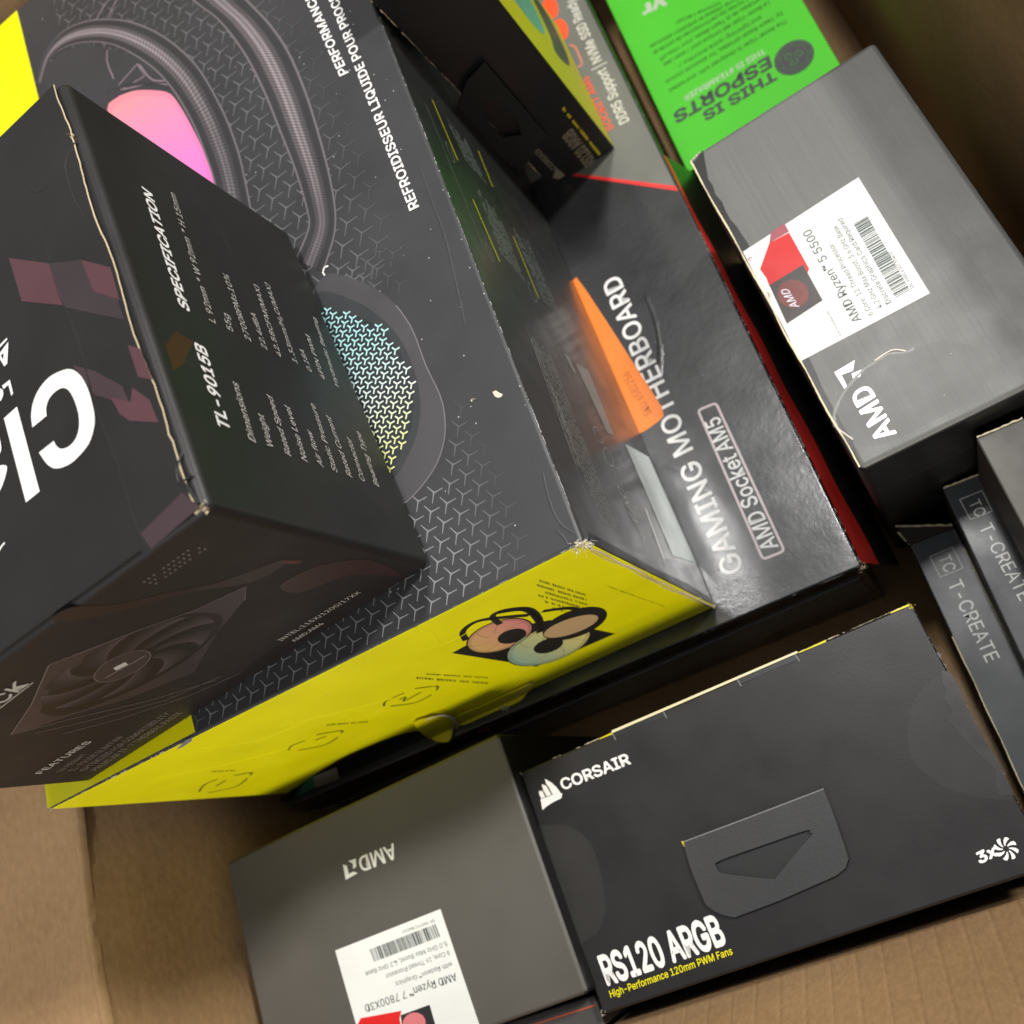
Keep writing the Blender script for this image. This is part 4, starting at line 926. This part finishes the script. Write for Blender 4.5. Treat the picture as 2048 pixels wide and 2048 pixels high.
for i in range(8):
    t0 = i*math.pi/4; k = len(V); pp = []
    for rr, dt in ((.26, 0), (.5, .10), (.8, .30), (1.0, .52), (1.02, .80), (.95, 1.05), (.72, .86), (.48, .62), (.26, .45)):
        pp.append((fc[0]+math.cos(t0+dt*.72)*rr*fr_, fc[1]+math.sin(t0+dt*.72)*rr*fr_))
    V += [F.F('top', x, y, .14) for x, y in pp]; Fc.append(tuple(range(k, k+9)))
mesh_from('fan_icon', V, Fc, white_ink, F)
# punched hang tab, raised from the panel with a triangular hole
tab_o = smoothpts([(48.61,41.80), (47.61,49.23), (47.66,60.09), (48.13,62.63)], 3)[:-1]+[(49.98,64.87), (52.07,66.55), (55.03,68.17)]+[(70.56,67.83), (90.24,66.48), (93.73,65.34), (95.73,63.24), (96.35,59.27), (97.62,47.10), (97.80,42.02)]
hole = smoothpts([(55.83,52.29), (57.35,51.01), (71.48,51.10), (87.15,51.43), (88.35,52.43), (88.22,53.42), (80.30,57.28), (73.02,61.15), (71.13,61.16), (64.61,58.39), (56.71,54.63)], 3, True)
poly(F, 'top', [tab_o, hole], card('hang_tab_charcoal', lin((47, 47, 49)), .5, bump=.25, mott=.12), 'hang_tab', h=1.5, thick=1.2)
poly(F, 'top', hole, card('tab_hole_shade', lin((26, 26, 28)), .5), 'tab_hole_shade', h=.05)  # flat dark patch paints the shade inside the hole
strokes(F, 'top', [tab_o], 1.1, ink('gap_black', (8, 8, 8)), 'tab_cut_shadow', h=.06)  # dark ribbon paints the tab's shadow along its cut edge
strokes(F, 'top', [[(48.53,41.78), (72.22,41.92), (97.94,41.91)]], .3, ink('scuffed_black', (120, 118, 122), .6), 'hang_tab_fold', h=1.55)
poly(F, 'top', [(47.63,41.30), (48.95,42.09), (48.11,43.96), (47.60,42.62)], yellow_ink, 'tab_slit', h=.12)
poly(F, 'top', ring((97.97,42.89), .9), ink('gap_black', (8, 8, 8)), 'tab_slit', h=.12)
# tuck slots along the upper edge
cream = ink('cream_card', (220, 208, 170), .6)
def onF(px_): return px_
for u0, u1 in (((38.74,-1.71)[0], (108.70,-1.23)[0]),):
    poly(F, 'top', [(u0, -.7), (u1, -.5), (u1, .15), (u0, .15)], cream, 'tuck_flap_edge', h=.25, thick=.5)
for u0, u1 in (((38.32,0.71)[0], (58.80,0.47)[0]), ((87.11,0.96)[0], (107.42,0.71)[0])):
    poly(F, 'top', [(u0, .35), (u1, .35), (u1, 2.0), (u0, 2.0)], ink('slot_dark', (34, 36, 38), .35), 'tuck_slot', h=.06)
    ridge(F, 'top', [(u0, 2.2), (u1, 2.2)], f_black, .5, .12, 'slot_lip')
for u_ in ((38.74,-1.71)[0], (58.80,0.47)[0], (86.81,0.83)[0], (107.72,0.84)[0]):
    strokes(F, 'top', [[(u_, .2), (u_+.3, 2.8)]], .3, ink('scuffed_black', (120, 118, 122), .6), 'slot_end', h=.1)
for u0, u1 in (((33.58,-1.53)[0], (38.60,-1.39)[0]), ((108.99,-1.10)[0], (118.49,-0.47)[0]), ((140.30,-0.00)[0], 146.5)):
    poly(F, 'top', [(u0, .1), (u1, -.1), (u1, .5), (u0, .35)], yellow_ink, 'yellow_edge', h=.1)
worn_edge(F, (12, .0, .4), (145, -.05, .4), cream, .12, .5, 81, n=200)
worn_edge(F, (da-.15, 2, .2), (da-.1, db-2, .2), ink('edge_glint', (150, 152, 152), .4), .12, .35, 82, n=200)  # pale bead paints a glint down the right fold
fluff(F, (da-.6, .6, .4), 1., ink('yellow_shred', (220, 206, 60), .6), 22, 83, 'torn_corner'); fluff(F, (.4, db-.8, .6), .9, torn_paper, 16, 84, 'torn_corner'); fluff(F, (.3, .5, .4), .6, torn_paper, 12, 85, 'torn_corner')
film = bpy.data.materials.new('clear_seal_film'); film.use_nodes = True
p_ = film.node_tree.nodes['Principled BSDF']; p_.inputs['Base Color'].default_value = (.16, .15, .13, 1); p_.inputs['Roughness'].default_value = .28; p_.inputs['Alpha'].default_value = .07
poly(F, 'top', smoothpts([(0.2, 26), (-1.51,19.77), (6.38,21.46), (12.29,24.59), (16.81,31.24), (16.65,40.65), (15.07,48.58), (12.77,54.50), (7.96,58.96), (1.04,60.49), (0.2, 64)], 3, True), film, 'clear_round_seal', h=.1)
seal = smoothpts([(147.71,23.70), (139.48,24.35), (132.35,29.64), (128.02,36.04), (126.12,43.32), (128.54,49.74), (133.92,56.67), (142.90,61.61), (147.12,62.24), (148.54,48.79), (149.03,33.21)], 3, True)
poly(F, 'top', seal, film, 'clear_round_seal', h=.1)
poly(F, 'top', [(145.99,22.14), (147.71,23.70), (147.91,27.88), (147.12,36.92), (147.51,47.31), (147.52,55.31), (147.25,61.99), (143.42,60.90), (144.21,57.11), (146.24,54.06), (145.00,51.29), (143.64,47.21), (142.21,42.90), (141.21,38.85), (140.50,35.37), (142.86,34.71), (143.20,31.62), (142.38,30.47), (144.39,28.05), (144.39,25.59)], ink('torn_seal_dark', (44, 41, 42), .35), 'torn_seal', h=.13)
worn_edge(F, (da+.1, 16, .3), (da+.1, 56, .4), ink('film_glint', (120, 122, 124), .2), .22, .85, 86, n=90, jit=.6, name='loose_tape')  # grey bead paints the glint on the tape's edge
mesh_from('loose_tape', [F.L(*q) for q in ((da+.2, 14, .4), (da+2.0, 16, 2.4), (da+2.6, 34, 3.0), (da+2.0, 55, 2.6), (da+.2, 57, .5), (da+.3, 35, .3))], [(0, 1, 2, 5), (5, 2, 3, 4)], film, F)

D = Box('D', 'fan_box', 'dark fan box standing on end on the motherboard box, its face in shadow', 'box', 'black and yellow case fan boxes')
d_face = card('shaded_fan_box_black', lin((20, 20, 19)), .45, .4, mott=.05)  # shade of the standing face put into a darker black, tab likewise
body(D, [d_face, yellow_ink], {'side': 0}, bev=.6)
da, db, dw = D.d
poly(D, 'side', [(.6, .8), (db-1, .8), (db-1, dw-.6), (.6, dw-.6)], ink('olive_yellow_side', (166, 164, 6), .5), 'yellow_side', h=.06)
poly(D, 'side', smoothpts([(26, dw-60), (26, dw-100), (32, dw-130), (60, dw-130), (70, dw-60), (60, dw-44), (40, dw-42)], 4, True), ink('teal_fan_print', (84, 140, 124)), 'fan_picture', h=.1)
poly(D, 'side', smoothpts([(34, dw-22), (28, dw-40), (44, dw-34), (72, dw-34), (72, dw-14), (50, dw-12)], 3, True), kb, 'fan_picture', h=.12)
text(D, 'front', "RS120 ARGB", (9.92,145.66), (8.86,118.26), (15.16,146.55), ink('shaded_lettering_ink', (120, 112, 92)), bold=.03)  # lettering ink darkened, the face's shade is in its colour
text(D, 'front', "CORSAIR", (25.07,134.12), (25.23,115.59), (27.46,134.57), ink('shaded_lettering_ink', (120, 112, 92)), bold=.02)
poly(D, 'front', [(29.48,138.93), (25.22,134.41), (24.53,142.51), (27.79,142.49)], ink('shaded_lettering_ink', (120, 112, 92)), 'sail_logo', h=.12)
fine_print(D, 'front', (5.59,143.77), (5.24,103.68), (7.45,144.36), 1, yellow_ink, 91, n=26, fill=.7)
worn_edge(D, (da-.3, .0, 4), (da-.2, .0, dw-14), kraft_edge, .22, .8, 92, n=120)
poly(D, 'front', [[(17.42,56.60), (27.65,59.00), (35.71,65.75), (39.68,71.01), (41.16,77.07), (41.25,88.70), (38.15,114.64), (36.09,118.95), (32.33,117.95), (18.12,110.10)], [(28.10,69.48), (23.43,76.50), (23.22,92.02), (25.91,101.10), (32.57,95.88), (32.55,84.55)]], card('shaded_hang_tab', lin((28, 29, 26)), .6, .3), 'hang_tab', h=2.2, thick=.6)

# ------------------------------------------------------------------ H: bright green mouse box
_p = POSE['H']; _o = Vector(_p['o']); _R = Matrix(_p['R']); _d = _p['d']
H = Box('H', 'mouse_box', 'bright green mouse box with upside-down grey slogan and round emblem at the top right', 'box')
h_green = card('vivid_green', lin((100, 240, 62)), .55, .35, mott=.03)
body(H, [h_green, card('mouse_box_black', lin((14, 14, 14)), .35), card('mouse_box_dark_green', lin((20, 90, 16)), .35)], {'side': 1, 'right': 1, 'bottom': 1, 'near': 1, 'front': 2}, bev=.6)
slate = ink('slate_ink', (84, 92, 88))
text(H, 'top', "THIS IS", (53.05,24.73), (17.77,25.09), (52.62,19.62), slate, bold=.03)
text(H, 'top', "ESPORTS", (53.96,33.21), (5.99,33.71), (53.02,27.02), slate, bold=.03)
text(H, 'top', "THIS IS #TEAMRAZER", (53.88,38.39), (13.33,38.96), (53.53,35.39), ink('pale_green_white', (226, 246, 214)), bold=.015)
gi = ink('deep_green_ink', (34, 120, 30))
for s_, st, en, tp in (("The Razer Viper is designed with, and tested", (68.25,46.14), (8.76,47.34), (67.91,43.94)),
    ("by Team Razer athletes, for absolute control", (68.12,51.11), (8.92,52.95), (67.78,48.89)),
    ("and lightning-quick accuracy. /", (59.47,55.79), (17.73,56.98), (59.16,53.51)),
    ("La Razer Viper est con\u00e7ue pour / avec des", (65.59,60.58), (11.58,62.61), (65.26,58.30)),
    ("athl\u00e8tes de la Team Razer, pour vous off", (63.13,65.28), (11.08,66.97), (62.81,62.98)),
    ("rir toutes les performances de pointe et", (59.61,69.03), (9.59,72.36), (59.29,66.71)),
    ("d'une vitesse et pr\u00e9cision absolues", (55.45,72.65), (9.51,76.81), (55.14,70.31)),
    ("comme l'\u00e9clair", (47.00,76.12), (24.91,80.90), (46.75,73.89))):
    text(H, 'top', s_, st, en, tp, gi)
text(H, 'top', ".yr", (28.61,97.43), (14.41,100.98), (27.53,90.42), ink('pale_green_white', (226, 246, 214)), bold=.04)
ec = (63.11,25.01); ep = (71.74,22.81); er = math.hypot(ep[0]-ec[0], ep[1]-ec[1])
plumg = ink('emblem_slate', (88, 84, 92)); pg = ink('emblem_green', (74, 150, 62))
poly(H, 'top', ring(ec, er, n=40), plumg, 'round_emblem', h=.12)
strokes(H, 'top', [ring(ec, er*.93, n=40)+ring(ec, er*.93, n=40)[:1], ring(ec, er*.66, n=40)+ring(ec, er*.66, n=40)[:1]], .22, pg, 'round_emblem', h=.15)
V = []; Fc = []
for i in range(34):
    t = 2*math.pi*i/34
    if i % 17 in (0,): continue
    c0 = (ec[0]+math.cos(t)*er*.8, ec[1]+math.sin(t)*er*.8)
    stroke_geo([(c0[0]-math.cos(t)*er*.055, c0[1]-math.sin(t)*er*.055), (c0[0]+math.cos(t+.4)*er*.055, c0[1]+math.sin(t+.4)*er*.055)], .3, V, Fc)
for q in range(3):
    t = 2*math.pi*q/3+.4
    L_ = [(ec[0]+math.cos(t+a_)*er*r_, ec[1]+math.sin(t+a_)*er*r_) for a_, r_ in ((0, .08), (.5, .25), (.1, .42), (-.5, .46), (-.8, .3), (-.3, .22))]
    stroke_geo(smoothpts(L_, 4), .55, V, Fc)
mesh_from('round_emblem', [H.F('top', x, y, .16) for x, y in V], Fc, pg, H)
fluff(H, (.5, .5, 1.4) if H.R.col[0].x < 0 else (.5, .5, 1.4), 1.3, torn_paper, 16, 95, 'torn_corner')

# ------------------------------------------------------------------ memory kits
m_card = card('memory_box_charcoal', lin((62, 65, 69)), .40, .5, mott=.04)
m_side = card('memory_box_side', lin((50, 44, 38)), .5, .4)
def mem(key, label, extra):
    bx = Box(key, 'memory_kit_box', label, 'box', 'slim charcoal memory kit boxes')
    body(bx, [m_card, m_side], {'side': 1, 'right': 1, 'near': 1, 'front': 1, 'bottom': 1}, bev=.5)
    return bx
I = mem('I', 'slim charcoal memory box with its end flap torn open, next to the triple fan box', 0)
J = mem('J', 'slim charcoal memory box with closed end, second from the triple fan box', 0)
mi = ink('memory_white_ink', (214, 214, 210))
text(I, 'top', "T-CREATE", (6.14,18.72), (6.65,49.64), (11.00,18.46), mi, bold=.0)
text(I, 'top', "TC", (7.02,8.52), (6.99,14.62), (11.30,8.46), mi, bold=-.003)
sq = [(4.68,7.04), (13.17,6.68), (13.33,15.18), (4.87,15.48)]; strokes(I, 'top', [sq+sq[:1]], .28, mi, 'logo_frame')
text(J, 'top', "T-CREATE", (5.17,17.46), (6.94,45.79), (9.53,17.15), mi, bold=.0)
text(J, 'top', "TC", (5.66,8.13), (5.83,13.87), (9.33,7.94), mi, bold=-.003)
sq = [(3.55,5.95), (11.28,5.74), (11.44,13.81), (3.92,13.94)]; strokes(J, 'top', [sq+sq[:1]], .28, mi, 'logo_frame')
card_edge(I, [(.3, 37), (.3, 138)], .4, cream, seed=101, wob=.1)
poly(I, 'side', [(36, .5), (138, .5), (138, 30), (50, 22)], ink('cream_slip', (150, 136, 112), .6), 'cream_label', h=.1)
fl = [(0, 0, .1), (16.5, 0, .1), (15.6, -3.2, -.6), (-3.2, -6.5, -1.2)]
mesh_from('open_end_flap', [I.L(*q) for q in ((0, -.1, .2), (16.5, -.1, .2), (15.8, -1.8, .4), (-1.5, -8.4, 1.5), (-1.8, -6, 6))], [(0, 1, 2, 3), (0, 3, 4)], m_side, I)
card_edge(I, [(16.3, -.9), (-2.0, -8.2)], .6, cream, 'flap_board_edge', seed=102, wob=.1)
worn_edge(I, (-2.2, -7.2, 1.5), (-.2, -.4, .6), cream, .35, .95, 103, n=24, name='flap_board_edge')
card_edge(J, [(13.8, .1), (.3, .1)], .5, cream, seed=104, wob=.1)
for bx in (I, J):
    da = bx.d[0]; strokes(bx, 'top', [[(da-.9, .6), (da-1.0, 7.5), (da-.1, 7.6)]], .22, ink('scuffed_black', (120, 118, 122), .6), 'tuck_notch')
card_edge(I, [(I.d[0]-.1, 8), (I.d[0]-.1, 138)], .28, cream, seed=105, wob=.06)

# ------------------------------------------------------------------ small dark box wedged under the lower left
POSE['N'] = dict(o=[-288., -31., 112.], R=[[1., 0., 0.], [0., -1., 0.], [0., 0., -1.]], d=[136., 10., 112.])
Nb = Box('N', 'component_box', 'narrow dark box with a thin copper line, wedged between processor box and carton wall', 'box')
body(Nb, [card('wedged_box_grey', lin((70, 68, 66)), .4), g_side], {'front': 1, 'side': 1, 'near': 1}, bev=.8)
strokes(Nb, 'top', [[(1, 3.2), (135, 3.2)]], .5, ink('copper_print', (170, 74, 40), .35), 'copper_line')
